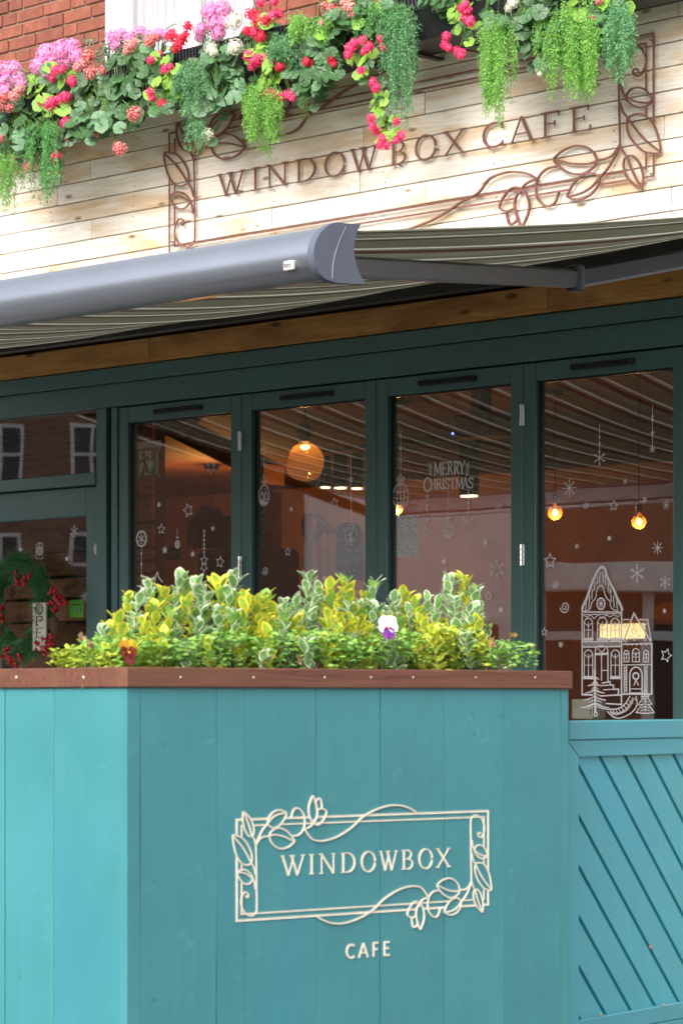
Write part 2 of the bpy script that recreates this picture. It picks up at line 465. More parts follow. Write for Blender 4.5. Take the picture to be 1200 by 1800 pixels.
        for i in range(n):
            if closed: a, b = P[i - 1], P[(i + 1) % n]
            else: a, b = P[max(i - 1, 0)], P[min(i + 1, n - 1)]
            d1 = (P[i] - a); d2 = (b - P[i])
            if d1.length < 1e-7: d1 = d2
            if d2.length < 1e-7: d2 = d1
            d1 = d1.normalized(); d2 = d2.normalized()
            t = d1 + d2
            t = t.normalized() if t.length > 1e-3 else d1
            nn = Vector((-t.y, t.x)); cs = max(.45, nn.dot(Vector((-d1.y, d1.x))))
            hw = (wl[i] if wl else w0) * .5 / cs
            for k, (q, dd) in enumerate(prof): vs.append((P[i].x + nn.x * hw * q, y - dd, P[i].y + nn.y * hw * q))
        fs = []
        for i in range(n if closed else n - 1):
            j = (i + 1) % n
            for k in range(m - 1): fs.append([i * m + k, i * m + k + 1, j * m + k + 1, j * m + k])
        if not closed: fs += [list(range(m)), [(n - 1) * m + k for k in range(m)][::-1]]
        return s.add(vs, fs, mi)
    def mesh(s, name, mats, origin=(0, 0, 0)):
        o = Vector(origin)
        me = bpy.data.meshes.new(name)
        me.from_pydata([tuple(v - o) for v in s.v], [], s.f)
        for mt in (mats if isinstance(mats, (list, tuple)) else [mats]): me.materials.append(MATS[mt])
        me.polygons.foreach_set('material_index', s.m)
        if any(u is not None for u in s.uv):
            uvl = me.uv_layers.new(name='UVMap'); flat = []
            for u, f in zip(s.uv, s.f):
                for i in range(len(f)): flat.extend(u[i] if u else (0, 0))
            uvl.data.foreach_set('uv', flat)
        if s.smooth: me.polygons.foreach_set('use_smooth', [True] * len(s.f))
        bm = bmesh.new(); bm.from_mesh(me); bmesh.ops.recalc_face_normals(bm, faces=bm.faces)
        bm.to_mesh(me); bm.free(); me.update()
        return me

def link(name, me, parent=None):
    o = bpy.data.objects.new(name, me); COL.objects.link(o)
    if parent is not None: o.parent = parent
    return o
class Thing:
    def __init__(s, name, label, cat, fr, x, y, z, group=None):
        e = bpy.data.objects.new(name, None); COL.objects.link(e)
        e.empty_display_size = .05
        e.location = fr.world(x, y, z); e.rotation_euler = (0, 0, fr.ang)
        e['label'] = label; e['category'] = cat
        if group: e['group'] = group
        s.e = e; s.o = Vector((x, y, z)); s.fr = fr
    def part(s, name, mb, mats, parent=None, label=None, kind=None):
        o = link(name, mb.mesh(name, mats, s.o), parent or s.e)
        if label: o['label'] = label
        if kind: o['kind'] = kind
        return o
    def inst(s, name, me, M, parent=None):
        """a piece sharing mesh data, placed by a matrix in the frame's own coordinates"""
        o = link(name, me, parent or s.e)
        o.matrix_local = Matrix.Translation(-s.o) @ M
        return o
def single(name, mb, mats, label, cat, fr, origin, group=None, kind=None):
    o = link(name, mb.mesh(name, mats, origin))
    o.location = fr.world(*origin); o.rotation_euler = (0, 0, fr.ang)
    if kind: o['kind'] = kind
    else:
        o['label'] = label; o['category'] = cat
        if group: o['group'] = group
    return o
def struct(name, mb, mats, fr=FA):
    o = link(name, mb.mesh(name, mats)); o.location = fr.world(0, 0, 0); o.rotation_euler = (0, 0, fr.ang); o['kind'] = 'structure'
    return o
def spline(pts, k=6, closed=False):
    P = [Vector(p) for p in pts]; n = len(P); out = []
    if closed and (P[0] - P[-1]).length < 1e-6: P.pop(); n -= 1
    rng = range(n) if closed else range(n - 1)
    for i in rng:
        if closed: a, b, c, d = P[i - 1], P[i], P[(i + 1) % n], P[(i + 2) % n]
        else: a, b, c, d = P[max(i - 1, 0)], P[i], P[i + 1], P[min(i + 2, n - 1)]
        for j in range(k):
            t = j / k
            out.append(.5 * ((2 * b) + (c - a) * t + (2 * a - 5 * b + 4 * c - d) * t * t + (3 * b - a - 3 * c + d) * t ** 3))
    if not closed: out.append(P[-1])
    return out
def leafspline(pts, k=5):
    """closed outline whose first point stays sharp"""
    return spline(pts, k)

# ------------------------------------------------------------------ strokes for lettering: cap height 1, (points, width)
def arc(cx, cz, rx, rz, a0, a1, n=14):
    return [(cx + rx * math.cos(R(a0 + (a1 - a0) * i / n)), cz + rz * math.sin(R(a0 + (a1 - a0) * i / n))) for i in range(n + 1)]
TH, TN, SF = .115, .065, .05
def sv(x, top=True, bot=True, w=.11):          # serif bars of a stem at x
    o = []
    if top: o.append(([(x - w, .975), (x + w, .975)], SF))
    if bot: o.append(([(x - w, .025), (x + w, .025)], SF))
    return o
def oring(cx, rx):
    p = arc(cx, .5, rx, .5, 0, 352, 28); wd = [TN + (TH * 1.05 - TN) * abs(math.cos(R(352 * i / 28 + 12))) for i in range(29)]
    return (p, wd)
GL = {
 'W': (1.22, [([(.05, .98), (.36, 0)], TH), ([(.36, 0), (.62, .96)], TN), ([(.50, .98), (.81, 0)], TH), ([(.81, 0), (1.12, .98)], TN)] + [([(-.05, .975), (.16, .975)], SF), ([(.40, .975), (.68, .975)], SF), ([(1.0, .975), (1.22, .975)], SF)]),
 'I': (.30, [([(.15, 0), (.15, 1)], TH)] + sv(.15)),
 'N': (.92, [([(.14, 0), (.14, .98)], TN), ([(.12, .98), (.80, .02)], TH), ([(.80, .0), (.80, .98)], TN)] + sv(.14, False) + sv(.80, True, False) + [([(0, .975), (.16, .975)], SF)]),
 'D': (.86, [([(.15, 0), (.15, 1)], TH)] + [([(.03, .975), (.38, .975)], SF), ([(.03, .025), (.38, .025)], SF), (arc(.36, .5, .44, .475, -88, 88), [TN + .05 * math.sin(math.pi * i / 14) for i in range(15)])]),
 'O': (.95, [oring(.475, .41)]),
 'B': (.68, [([(.15, 0), (.15, 1)], TH), ([(.03, .975), (.32, .975)], SF), ([(.03, .025), (.34, .025)], SF), ([(.15, .53), (.34, .53)], SF), (arc(.32, .755, .22, .22, -88, 88), TN * 1.2), (arc(.34, .28, .27, .255, -88, 88), TN * 1.35)]),
 'X': (.86, [([(.10, .98), (.76, .02)], TH), ([(.76, .98), (.10, .02)], TN)] + sv(.10) + sv(.76)),
 'C': (.80, [(arc(.47, .5, .40, .475, 48, 318, 22), [TN + (TH - TN) * math.sin(math.pi * i / 22) for i in range(23)]), ([(.745, .70), (.745, .96)], SF), ([(.765, .05), (.765, .24)], SF)]),
 'A': (.86, [([(.08, .02), (.42, 1.02)], TN), ([(.42, 1.02), (.78, .02)], TH), ([(.22, .36), (.64, .36)], SF), ([(-.02, .025), (.20, .025)], SF), ([(.66, .025), (.90, .025)], SF)]),
 'F': (.62, [([(.15, 0), (.15, 1)], TH)] + sv(.15, False) + [([(.03, .975), (.56, .975)], SF), ([(.56, .98), (.56, .80)], SF), ([(.15, .53), (.44, .53)], SF), ([(.44, .62), (.44, .44)], SF)]),
 'E': (.66, [([(.15, 0), (.15, 1)], TH), ([(.03, .975), (.56, .975)], SF), ([(.56, .98), (.56, .80)], SF), ([(.15, .53), (.44, .53)], SF), ([(.44, .62), (.44, .44)], SF), ([(.03, .025), (.60, .025)], SF), ([(.61, 0), (.63, .22)], SF)]),
 'P': (.64, [([(.15, 0), (.15, 1)], TH)] + sv(.15, False) + [([(.03, .975), (.34, .975)], SF), (arc(.32, .73, .26, .245, -88, 88), TN * 1.4), ([(.15, .485), (.34, .485)], SF)]),
 'R': (.74, [([(.15, 0), (.15, 1)], TH)] + sv(.15, False) + [([(.03, .975), (.34, .975)], SF), (arc(.32, .75, .24, .225, -88, 88), TN * 1.4), ([(.15, .52), (.34, .52)], SF), ([(.36, .52), (.64, .03)], TH), ([(.6, .025), (.76, .025)], SF)]),
 'M': (1.0, [([(.12, 0), (.16, .98)], TN), ([(.16, .98), (.5, .12)], TH), ([(.5, .12), (.84, .98)], TN), ([(.84, .98), (.88, 0)], TH)] + sv(.12, True) + sv(.88, True)),
 'Y': (.80, [([(.08, .98), (.40, .48)], TH), ([(.72, .98), (.40, .48)], TN), ([(.40, .5), (.40, 0)], TH)] + sv(.08, True, False) + sv(.72, True, False) + sv(.40, False)),
 'H': (.86, [([(.15, 0), (.15, 1)], TH), ([(.71, 0), (.71, 1)], TH), ([(.15, .52), (.71, .52)], SF)] + sv(.15) + sv(.71)),
 'S': (.60, [(spline([(.52, .80), (.42, .95), (.24, .95), (.12, .78), (.22, .60), (.42, .44), (.50, .24), (.36, .04), (.16, .06), (.07, .22)], 4), TH * .85), ([(.53, .70), (.53, .97)], SF), ([(.06, .03), (.06, .28)], SF)]),
 'T': (.72, [([(.36, 0), (.36, 1)], TH), ([(.03, .975), (.69, .975)], SF), ([(.03, .99), (.03, .78)], SF), ([(.69, .99), (.69, .78)], SF)] + sv(.36, False)),
}
GS = {  # plain strokes
 'C': (.72, [(arc(.40, .5, .34, .45, 48, 312, 18), .12)]),
 'A': (.76, [([(.06, 0), (.38, .98)], .12), ([(.38, .98), (.70, 0)], .12), ([(.18, .34), (.58, .34)], .10)]),
 'F': (.56, [([(.12, 0), (.12, 1)], .12), ([(.12, .95), (.52, .95)], .11), ([(.12, .52), (.46, .52)], .11)]),
 'E': (.58, [([(.12, 0), (.12, 1)], .12), ([(.12, .95), (.54, .95)], .11), ([(.12, .52), (.48, .52)], .11), ([(.12, .05), (.54, .05)], .11)]),
 '5': (.6, [(spline([(.50, .95), (.16, .95), (.13, .55), (.30, .62), (.50, .5), (.50, .2), (.3, .03), (.08, .12)], 3), .13)]),
}
def glyph_into(mb, ch, x, z, h, y, d, sx=1.0, bold=1.0, font=GL, prof=None, mi=0, dstep=.00025):
    adv, st = font[ch]
    for i, (p, w) in enumerate(st):
        ww = [q * h * bold for q in w] if isinstance(w, list) else w * h * bold
        dd = d + i * dstep
        pf = [(a, b + i * dstep if b > 0 else 0) for a, b in prof] if prof else None
        mb.ribbon([(x + q[0] * h * sx, z + q[1] * h) for q in p], ww, y, dd, prof=pf, mi=mi)
    return adv * h * sx
# ------------------------------------------------------------------ ground and street
mb = MB(); mb.box(-90, 90, -90, 90, -EYE - .5, -EYE - .12); struct('road', mb, 'asphalt', WD)
mb = MB(); mb.box(-60, 60, -6.6, 14, -EYE - .4, -EYE, .01); struct('pavement', mb, 'pavement_stone', FA)
# ------------------------------------------------------------------ facade: planked cladding
t = Thing('timber_cladding_wall', 'pale bleached horizontal timber plank cladding above the awning behind the rusty metal sign', 'cladding wall', FA, -3.4, 0, 1.63)
mb = MB(); mb.box(-3.4, 4.2, .022, .10, 1.64, 2.80); t.part('backing_board', mb, 'black_recess')
PH = .0915
rows = {}
jpx = [(746, 182), (638, 242), (632, 320), (747, 338), (477, 400), (160, 300)]
for px, py in jpx:
    u, h = FA.px(px, py); rows.setdefault(math.floor((h - 2.22) / PH), []).append(u)
rnd = random.Random(3)
for k in range(-6, 6):
    z0 = 2.22 + k * PH; z1 = z0 + PH - .0045
    z0 = max(z0, 1.645)
    js = sorted(rows.get(k, []))
    pts = [-3.4]
    if js:
        if js[0] - 1.9 > -3.2: pts.append(js[0] - rnd.uniform(1.6, 2.0))
        pts += js
        pts.append(js[-1] + rnd.uniform(1.3, 1.9))
    else:
        x = -3.4 + rnd.uniform(.3, 1.4)
        while x < 4.0: pts.append(x); x += rnd.uniform(1.5, 2.4)
    pts = sorted(p for p in pts if p < 4.0) + [4.2]
    for a, b in zip(pts, pts[1:]):
        dy = rnd.uniform(-.002, .002)
        m = MB(); m.box(a + .0015, b - .0015, dy, .021, z0, z1, .0022)
        # nail heads near the ends
        o = t.part('plank', m, 'cladding_wood')
m = MB()
for k in range(-5, 6):
    for u in (-1.9, -1.32, -.4, .25, .86, 1.47):
        for q in (.022, .066): m.ball((u + rnd.uniform(-.01, .01), -.0015, 2.22 + k * PH + q), .0028, 6, 4)
t.part('nail_heads', m, 'corten_steel', kind='stuff')
# timber coping and shelf that carries the flower boxes
m = MB(); m.box(-3.4, 4.2, -.03, .60, 2.80, 2.835, .004)
single('parapet_coping', m, 'coping_wood', 'weathered timber coping board along the top of the plank cladding under the flowers', 'coping', FA, (-3.4, 0, 2.80))

# ------------------------------------------------------------------ upper brick wall with white window
OB = -.62                                   # how far the upper wall stands back
wx0, _ = FA.px(193, 20, OB); wx1, _ = FA.px(440, 20, OB)
t = Thing('brick_wall', 'orange red brick wall with cream mortar above and behind the flowers', 'brick wall', FA, -4, .62, 2.84)
m = MB()
m.box(-4.0, wx0 - .03, .632, .80, 2.84, 4.3); m.box(wx1 + .03, 3.2, .632, .80, 2.84, 4.3); m.box(wx0 - .03, wx1 + .03, .632, .80, 3.95, 4.3)
t.part('mortar', m, 'mortar')
bw, bh, bj = .205, .0575, .0095
bm_cache = {}
def brickmesh(w):
    key = round(w, 3)
    if key not in bm_cache:
        q = MB(); q.box(0, w, 0, .10, 0, bh, .003); bm_cache[key] = q.mesh('brick', 'brick_red')
    return bm_cache[key]
row = 0; z = 2.845
while z < 3.60:
    for (a, b) in ((-3.95, wx0 - .03), (wx1 + .03, 1.75)):
        x = a - (.107 if row % 2 else 0) - (.05 if row % 3 == 0 else 0); i = row
        while x < b:
            w = bw if i % 3 else bw * .48
            x0 = max(x, a); x1 = min(x + w, b)
            if x1 - x0 > .03:
                t.inst('brick', brickmesh(x1 - x0), Matrix.Translation((x0, .622 + rnd.uniform(-.003, .003), z)))
            x += w + bj; i += 1
    z += bh + bj; row += 1
t = Thing('upstairs_window', 'white framed upstairs window with pale curtains above the flower boxes', 'window', FA, wx0, .64, 2.86)
zt = 4.0
def ux(px): return FA.px(px, 20, OB)[0]
m = MB(); m.box(wx0 - .028, wx0 - .002, .615, .66, 2.85, zt, .002); t.part('painted_reveal', m, 'white_upvc')
m = MB()
m.box(wx0, ux(226), .63, .69, 2.86, zt, .004); m.box(ux(308), ux(345), .625, .70, 2.86, zt, .004); m.box(ux(430), wx1, .63, .69, 2.86, zt, .004)
m.box(ux(226), ux(308), .632, .69, 2.86, 2.93, .004); m.box(ux(345), ux(430), .632, .69, 2.86, 2.93, .004)
m.box(ux(226), ux(308), .632, .69, 3.93, zt, .004); m.box(ux(345), ux(430), .632, .69, 3.93, zt, .004)
fr = t.part('frame', m, 'white_upvc')
for a, b in ((226, 308), (345, 430)):
    m = MB(); m.box(ux(a), ux(b), .655, .66, 2.93, 3.93); t.part('pane', m, 'window_glass')
    m = MB(); n_ = 24
    poly = []
    for i in range(n_ + 1): poly.append((ux(a) + (ux(b) - ux(a)) * i / n_, .70 + .008 * math.sin(i * 1.7)))
    vs = [(p[0], p[1], zz) for zz in (2.9, 3.97) for p in poly] + [(p[0], p[1] + .003, zz) for zz in (2.9, 3.97) for p in poly]
    N = n_ + 1
    m.add(vs, [[i, i + 1, N + i + 1, N + i] for i in range(n_)] + [[2 * N + i, 2 * N + i + 1, 3 * N + i + 1, 3 * N + i] for i in range(n_)]); t.part('curtain', m, 'curtain')

# ------------------------------------------------------------------ cedar beam, green shopfront
t = Thing('cedar_beam', 'orange brown knotty cedar fascia boards running under the awning', 'beam', FA, -3.4, 0, 1.515)
xs = [-3.4, FA.px(275, 620)[0], FA.px(975, 520)[0], 4.2]
for a, b in zip(xs, xs[1:]):
    m = MB(); m.box(a + .001, b - .001, -.045, .02, 1.520, 1.628, .003); t.part('board', m, 'cedar_beam')
t = Thing('shopfront_frame', 'dark green painted timber shopfront head, posts and transom around the glazed doors', 'shopfront', FA, -3.4, 0, -1.3)
GH, GV = 'green_frame_horizontal', 'green_frame'
def fbox(x0, x1, o0, o1, z0, z1, c=.003): m = MB(); m.box(x0, x1, -o1, -o0, z0, z1, c); return m
t.part('fascia_board', fbox(-3.4, 4.2, -.03, .030, 1.448, 1.516), GH)
t.part('head_board', fbox(-3.4, 4.2, -.05, .010, 1.340, 1.446), GH)
def U(px, py=900, o=0): return FA.px(px, py, o)[0]
p0, p1, p2, p3 = U(172.5), U(190), U(196.5), U(207)
t.part('post', fbox(p0, p1, -.07, .012, -1.3, 1.338), GV)
t.part('post', fbox(p1 + .004, p2 - .004, -.09, -.035, -1.3, 1.338, .001), 'dark_recess')
t.part('post', fbox(p2, p3, -.08, .004, -1.3, 1.338), GV)
t.part('post', fbox(U(918) + 1.626, U(918) + 1.72, -.08, .004, -1.3, 1.338), GV)
t.part('transom_bar', fbox(-3.4, p0 - .001, -.07, .018, .990, 1.047), GH)
m = MB(); m.box(-3.4, p0 - .002, .045, .052, 1.047, 1.340); t.part('transom_glass', m, 'window_glass')
t.part('head_light_stop', fbox(p3, 4.2, -.105, -.065, 1.30, 1.339, .001), 'dark_recess')  # added unseen strip, stops room light leaking over the doors
t.part('threshold', fbox(-3.4, 4.2, -.10, .05, -1.36, -1.302), GH)

# entrance door
t = Thing('entrance_door', 'glazed green entrance door with a wreath hanging on it, at the left edge', 'door', FA, U(0) - .1, 0, -1.3)
d0 = -3.25; d1 = U(171.5); g1 = U(150)
t.part('stile', fbox(g1, d1, -.06, -.006, -1.295, .985), GV)
t.part('stile', fbox(d0, d0 + .09, -.06, -.006, -1.295, .985), GV)
t.part('top_rail', fbox(d0 + .09, g1 - .0005, -.06, -.007, .850, .985), GH)
t.part('bottom_rail', fbox(d0 + .09, g1 - .0005, -.06, -.007, -1.295, -.95), GH)
m = MB(); m.box(d0 + .09, g1, .032, .038, -.95, .850); t.part('glass', m, 'window_glass')
lx, lz = FA.px(169.5, 965, .0)
m = MB(); m.prism([(lx + .019 * math.cos(R(a)), lz + .027 * math.sin(R(a))) for a in range(90, 271, 15)], .0005, .0065); t.part('lock_cover', m, 'sign_letter_paint')

# folding doors
edges = [U(208), U(423), U(660), U(918), U(918) + .811, U(918) + 1.62]
GZ0, GZ1, GO = -1.08, 1.262, -.030
DW = ['leftmost folding door, with the exit sign behind its glass', 'second folding door, with the large amber pendant lamp behind its glass',
      'third folding door, with the merry christmas lettering on its glass', 'fourth folding door, with the gingerbread house sticker on its glass', 'folding door beyond the gingerbread house door at the right edge']
leafs = []
for i in range(5):
    a, b = edges[i] + .0015, edges[i + 1] - .0015
    t = Thing('folding_door', 'green ' + DW[i], 'door', FA, a, 0, -1.3, 'green folding doors along the shopfront')
    sw = .064
    t.part('stile', fbox(a, a + sw, -.06, -.002, -1.295, 1.334), GV)
    t.part('stile', fbox(b - sw, b, -.06, -.002, -1.295, 1.334), GV)
    t.part('top_rail', fbox(a + sw + .0005, b - sw - .0005, -.06, -.003, GZ1, 1.334), GH)
    t.part('bottom_rail', fbox(a + sw + .0005, b - sw - .0005, -.06, -.003, -1.295, GZ0), GH)
    m = MB(); m.box(a + sw, b - sw, -GO, -GO + .006, GZ0, GZ1); t.part('glass', m, 'window_glass')
    m = MB()
    for (x0, x1, z0, z1) in ((a + sw, a + sw + .008, GZ0, GZ1), (b - sw - .008, b - sw, GZ0, GZ1), (a + sw + .008, b - sw - .008, GZ1 - .008, GZ1), (a + sw + .008, b - sw - .008, GZ0, GZ0 + .008)):
        m.box(x0 + .0003, x1 - .0003, -GO - .006, -GO - .0005, z0 + .0003, z1 - .0003)
    t.part('glazing_gasket', m, 'black_plastic')
    mid = (a + b) / 2
    m = MB(); m.box(mid - .155, mid + .155, -.014, .0025, 1.286, 1.308, .003)
    for k in range(22): m.box(mid - .148 + k * .0135, mid - .148 + k * .0135 + .008, -.0165, -.0145, 1.290, 1.304)
    t.part('trickle_vent', m, 'black_plastic')
    if i in (1, 3):
        for zh in ((1.13, .02 + .55, -.35) if i == 1 else (1.13, .575, .0)):
            m = MB(); m.box(a - .010, a + .010, -.006, .0015, zh - .042, zh + .042, .001)
            for k in range(4): m.tube([(a - .0015, -.009, zh - .042 + k * .0215), (a - .0015, -.009, zh - .042 + k * .0215 + .019)], .0058, 8)
            for k in range(4):
                for sx in (-.0065, .0065): m.ball((a + sx, -.0062, zh - .032 + k * .0215), .0024, 6, 4)
            t.part('hinge', m, 'chrome')
    if i == 1:
        zh = FA.px(421, 995)[1]
        m = MB(); m.box(a - .010, a + .010, -.006, .0015, zh - .042, zh + .042, .001)
        for k in range(4): m.tube([(a - .0015, -.009, zh - .042 + k * .0215), (a - .0015, -.009, zh - .042 + k * .0215 + .019)], .0058, 8)
        t.part('hinge', m, 'chrome')
    leafs.append(t)

# ------------------------------------------------------------------ metal sign on the cladding
SO = .022                                            # front of the sign above the planks
t = Thing('metal_cafe_sign', 'rusty metal sign reading WINDOWBOX CAFE in a frame of curling leaves on planks', 'sign', FA, 0, 0, 1.9)
def z8(p, o=SO): return FA.px(860 + p[0] / 3.53, 40 + p[1] / 3.53, o)
fx1 = FA.px(1147, 200, SO)[0]; fx0 = FA.px(297, 300, SO)[0]
fz1 = FA.px(1147, 58, SO)[1]; fz0 = FA.px(1147, 309, SO)[1]
cxm, czm = (fx0 + fx1) / 2, (fz0 + fz1) / 2
LW = .0072
# scroll work, traced for the lower right corner; the upper left is the same turned half round
CL = {
 'stem': ([(806, 757), (802, 600), (799, 400), (797, 250), (803, 175), (850, 132), (905, 137), (945, 168), (968, 228), (955, 290), (925, 328), (892, 320), (888, 294), (908, 286), (920, 300)], 0),
 'leafA': ([(838, 455), (870, 415), (915, 401), (960, 415), (1004, 468), (985, 505), (940, 525), (890, 515), (850, 482), (838, 455)], 1),
 'veinA': ([(812, 370), (820, 420), (840, 455), (900, 487), (960, 496), (1004, 490)], 0),
 'leafB': ([(852, 590), (900, 569), (960, 576), (1010, 625), (1042, 705), (1055, 802), (1000, 808), (940, 790), (882, 730), (850, 660), (852, 590)], 1),
 'veinB': ([(808, 495), (825, 552), (856, 592), (900, 655), (960, 725), (1053, 800)], 0),
 'leafC': ([(850, 830), (885, 826), (925, 870), (948, 940), (946, 1000), (936, 1028), (890, 1000), (845, 950), (828, 890), (835, 845), (850, 830)], 1),
 'veinC': ([(806, 758), (825, 802), (850, 835), (880, 915), (935, 1024)], 0),
 'leafD': ([(665, 855), (640, 802), (590, 770), (530, 764), (460, 790), (415, 825), (397, 853), (430, 890), (480, 925), (550, 940), (610, 922), (650, 887), (665, 855)], 1),
 'veinD': ([(806, 758), (765, 817), (720, 843), (668, 854), (640, 868), (580, 877), (500, 872), (440, 856), (400, 852)], 0),
 'leafE': ([(682, 955), (640, 934), (590, 940), (530, 985), (495, 1040), (482, 1080), (530, 1096), (580, 1090), (630, 1062), (670, 1010), (682, 955)], 1),
 'veinE': ([(806, 762), (780, 820), (742, 890), (705, 935), (680, 962), (640, 1010), (580, 1052), (484, 1082)], 0),
 'loopF': ([(415, 893), (360, 905), (312, 945), (288, 1010), (294, 1080), (328, 1124), (370, 1137), (408, 1112), (430, 1048)], 0),
 'stemG': ([(186, 1062), (212, 1012), (250, 985), (295, 970)], 0),
 'petalL': ([(196, 1030), (160, 1020), (118, 1042), (76, 1100), (62, 1150), (108, 1168), (158, 1150)], 0),
 'petalR': ([(196, 1035), (165, 1080), (156, 1140), (172, 1205), (200, 1262), (232, 1205), (247, 1150), (240, 1095), (218, 1050), (196, 1035)], 1),
 'petalM': ([(108, 1168), (112, 1215), (128, 1252), (165, 1232), (175, 1205)], 0),
}
ARC = [(295, 970), (245, 940), (180, 927), (100, 930), (0, 970)]
arc_m = [z8(p) for p in ARC] + [FA.px(x, y, SO) for x, y in ((840, 340 - .5), (811, 355), (786, 372), (760, 387), (735, 397), (700, 412), (660, 428), (610, 440), (560, 440), (520, 428))]
corner = {k: ([z8(p) for p in pts], c) for k, (pts, c) in CL.items()}
corner['arc'] = (arc_m, 0)
# the petals that hang below the frame are cut off by nothing: keep them
def sign_part(m, pts, i, closed=False, w=LW, o=0.0): m.ribbon(pts, w, -.017, SO - .017 + i * .0004, closed)
def rot180(p): return (2 * cxm - p[0], 2 * czm - p[1])
def inside(p, poly):
    c = False
    for i in range(len(poly)):
        a, b = poly[i - 1], poly[i]
        if (a[1] > p[1]) != (b[1] > p[1]) and p[0] < (b[0] - a[0]) * (p[1] - a[1]) / (b[1] - a[1]) + a[0]: c = not c
    return c
def frame_runs(x0, z0, x1, z1, polys):
    """the rectangle as open runs, broken where a leaf or petal crosses it"""
    cs = [(x0, z0), (x1, z0), (x1, z1), (x0, z1), (x0, z0)]; pts = []
    for a, b in zip(cs, cs[1:]):
        n = max(2, int(math.hypot(b[0] - a[0], b[1] - a[1]) / .004)); pts += [(a[0] + (b[0] - a[0]) * i / n, a[1] + (b[1] - a[1]) * i / n) for i in range(n)]
    keep = [not any(inside(p, q) for q in polys) for p in pts]; n = len(pts)
    if all(keep): return [pts + [pts[0]]]
    s0 = keep.index(False); runs = []; cur = []
    for i in range(1, n + 1):
        k = (s0 + i) % n
        if keep[k]: cur.append(pts[k])
        elif cur: runs.append(cur); cur = []
    if cur: runs.append(cur)
    out = []
    for r_ in runs:
        q = [r_[0]] + [p for a, p, b in zip(r_, r_[1:], r_[2:]) if abs((p[0] - a[0]) * (b[1] - p[1]) - (p[1] - a[1]) * (b[0] - p[0])) > 1e-9] + [r_[-1]]
        if len(r_) > 1: out.append(q)
    return out
LK = ('leafA', 'leafB', 'leafC', 'leafD', 'leafE', 'petalR')
polys = [[tuple(v) for v in spline(corner[k][0], 6)] for k in LK]; polys += [[rot180(p) for p in q] for q in polys]
for r_ in frame_runs(fx0, fz0, fx1, fz1, polys): m = MB(); sign_part(m, r_, 0, False, LW * 1.05); t.part('outer_frame', m, 'corten_steel')
ins = .036
for r_ in frame_runs(fx0 + ins, fz0 + ins * .9, fx1 - ins, fz1 - ins * .9, polys): m = MB(); sign_part(m, r_, 1); t.part('inner_frame', m, 'corten_steel')
NM = {'s': 'stem', 'l': 'metal_leaf', 'v': 'leaf_vein', 'p': 'petal', 'a': 'scroll'}
for half in (0, 1):
    for i, (k, (pts, c)) in enumerate(corner.items()):
        q = [rot180(p) for p in pts] if half else pts
        m = MB(); sign_part(m, spline(q, 6), 2 + i, False)
        t.part({'stem': 'stem', 'leaf': 'metal_leaf', 'vein': 'leaf_vein', 'loop': 'scroll', 'peta': 'petal', 'arc': 'scroll'}[k[:4]], m, 'corten_steel')
# letters: (character, left pixel, right pixel) and the base line / cap line, read off the photograph
letters = [('W', 383, 430), ('I', 440, 456), ('N', 467, 505), ('D', 518, 555), ('O', 568, 607), ('W', 616, 663), ('B', 683, 714), ('O', 727, 767), ('X', 777, 817), ('C', 845, 884), ('A', 894, 936), ('F', 948, 984), ('E', 998, 1038)]
bl, bh_ = FA.px(388, 342, SO)[1], FA.px(1035, 233, SO)[1]
tl = FA.px(388, 304, SO)[1]; th_ = FA.px(1035, 184, SO)[1]
zb = (bl + bh_) / 2; zt_ = (tl + th_) / 2; H = zt_ - zb
print('sign', fx0, fx1, fz0, fz1, 'letters', bl, bh_, tl, th_, H)
for ch, a, b in letters:
    x0 = FA.px(a, 300, SO)[0]; x1 = FA.px(b, 300, SO)[0]
    adv = GL[ch][0] * H
    m = MB(); glyph_into(m, ch, x0, zb, H, -.016, .006, sx=(x1 - x0) / adv * 1.0, bold=.85)
    o = t.part('letter', m, 'corten_steel'); o['label'] = 'rusty metal letter ' + ch
m = MB()
for px, py in ((420, 335), (600, 300), (700, 290), (765, 262), (1141, 305), (1141, 70), (300, 425)):
    x, z = FA.px(px, py, SO); m.tube([(x, -.021, z), (x, 0, z)], .003, 8)
t.part('fixing_pins', m, 'corten_steel', kind='stuff')

# ------------------------------------------------------------------ awning
t = Thing('folding_arm_awning', 'large grey folding arm awning with striped fabric over the terrace', 'awning', FA, -3.6, 0, 1.6)
AU0, AU1 = -3.25, 3.385
m = MB(); n_u, n_s = 60, 22; vs = []
WZ, BZ, O0, O1 = 1.765, 1.176, .10, 3.46
for j in range(n_s + 1):
    s_ = j / n_s
    for i in range(n_u + 1):
        u = AU0 + (AU1 - AU0) * i / n_u
        amp = .040 + .095 * math.sin(math.pi / 2 * max(0, min(1, (AU1 - u) / 2.6))) * max(0, min(1, (u - AU0) / 1.5 + .15)) ** .5
        sag = amp * math.sin(math.pi * s_) + .006 * math.sin(u * 5.1 + 1) * math.sin(math.pi * s_) + .004 * math.sin(u * 11 + s_ * 3) * math.sin(math.pi * s_)
        vs.append((u, -(O0 + (O1 - O0) * s_), WZ + (BZ - WZ) * s_ - sag))
W_ = n_u + 1
m.add(vs, [[j * W_ + i, j * W_ + i + 1, (j + 1) * W_ + i + 1, (j + 1) * W_ + i] for j in range(n_s) for i in range(n_u)]); m.smooth = True
fo = t.part('striped_fabric', m, 'awning_fabric')
m = MB(); m.tube([(AU1 - .004 - 0, -(O0 + (O1 - O0) * j / n_s), WZ + (BZ - WZ) * j / n_s - .042 * math.sin(math.pi * j / n_s) + .001) for j in range(n_s + 1)], .0035, 6); t.part('fabric_hem', m, 'awning_fabric')
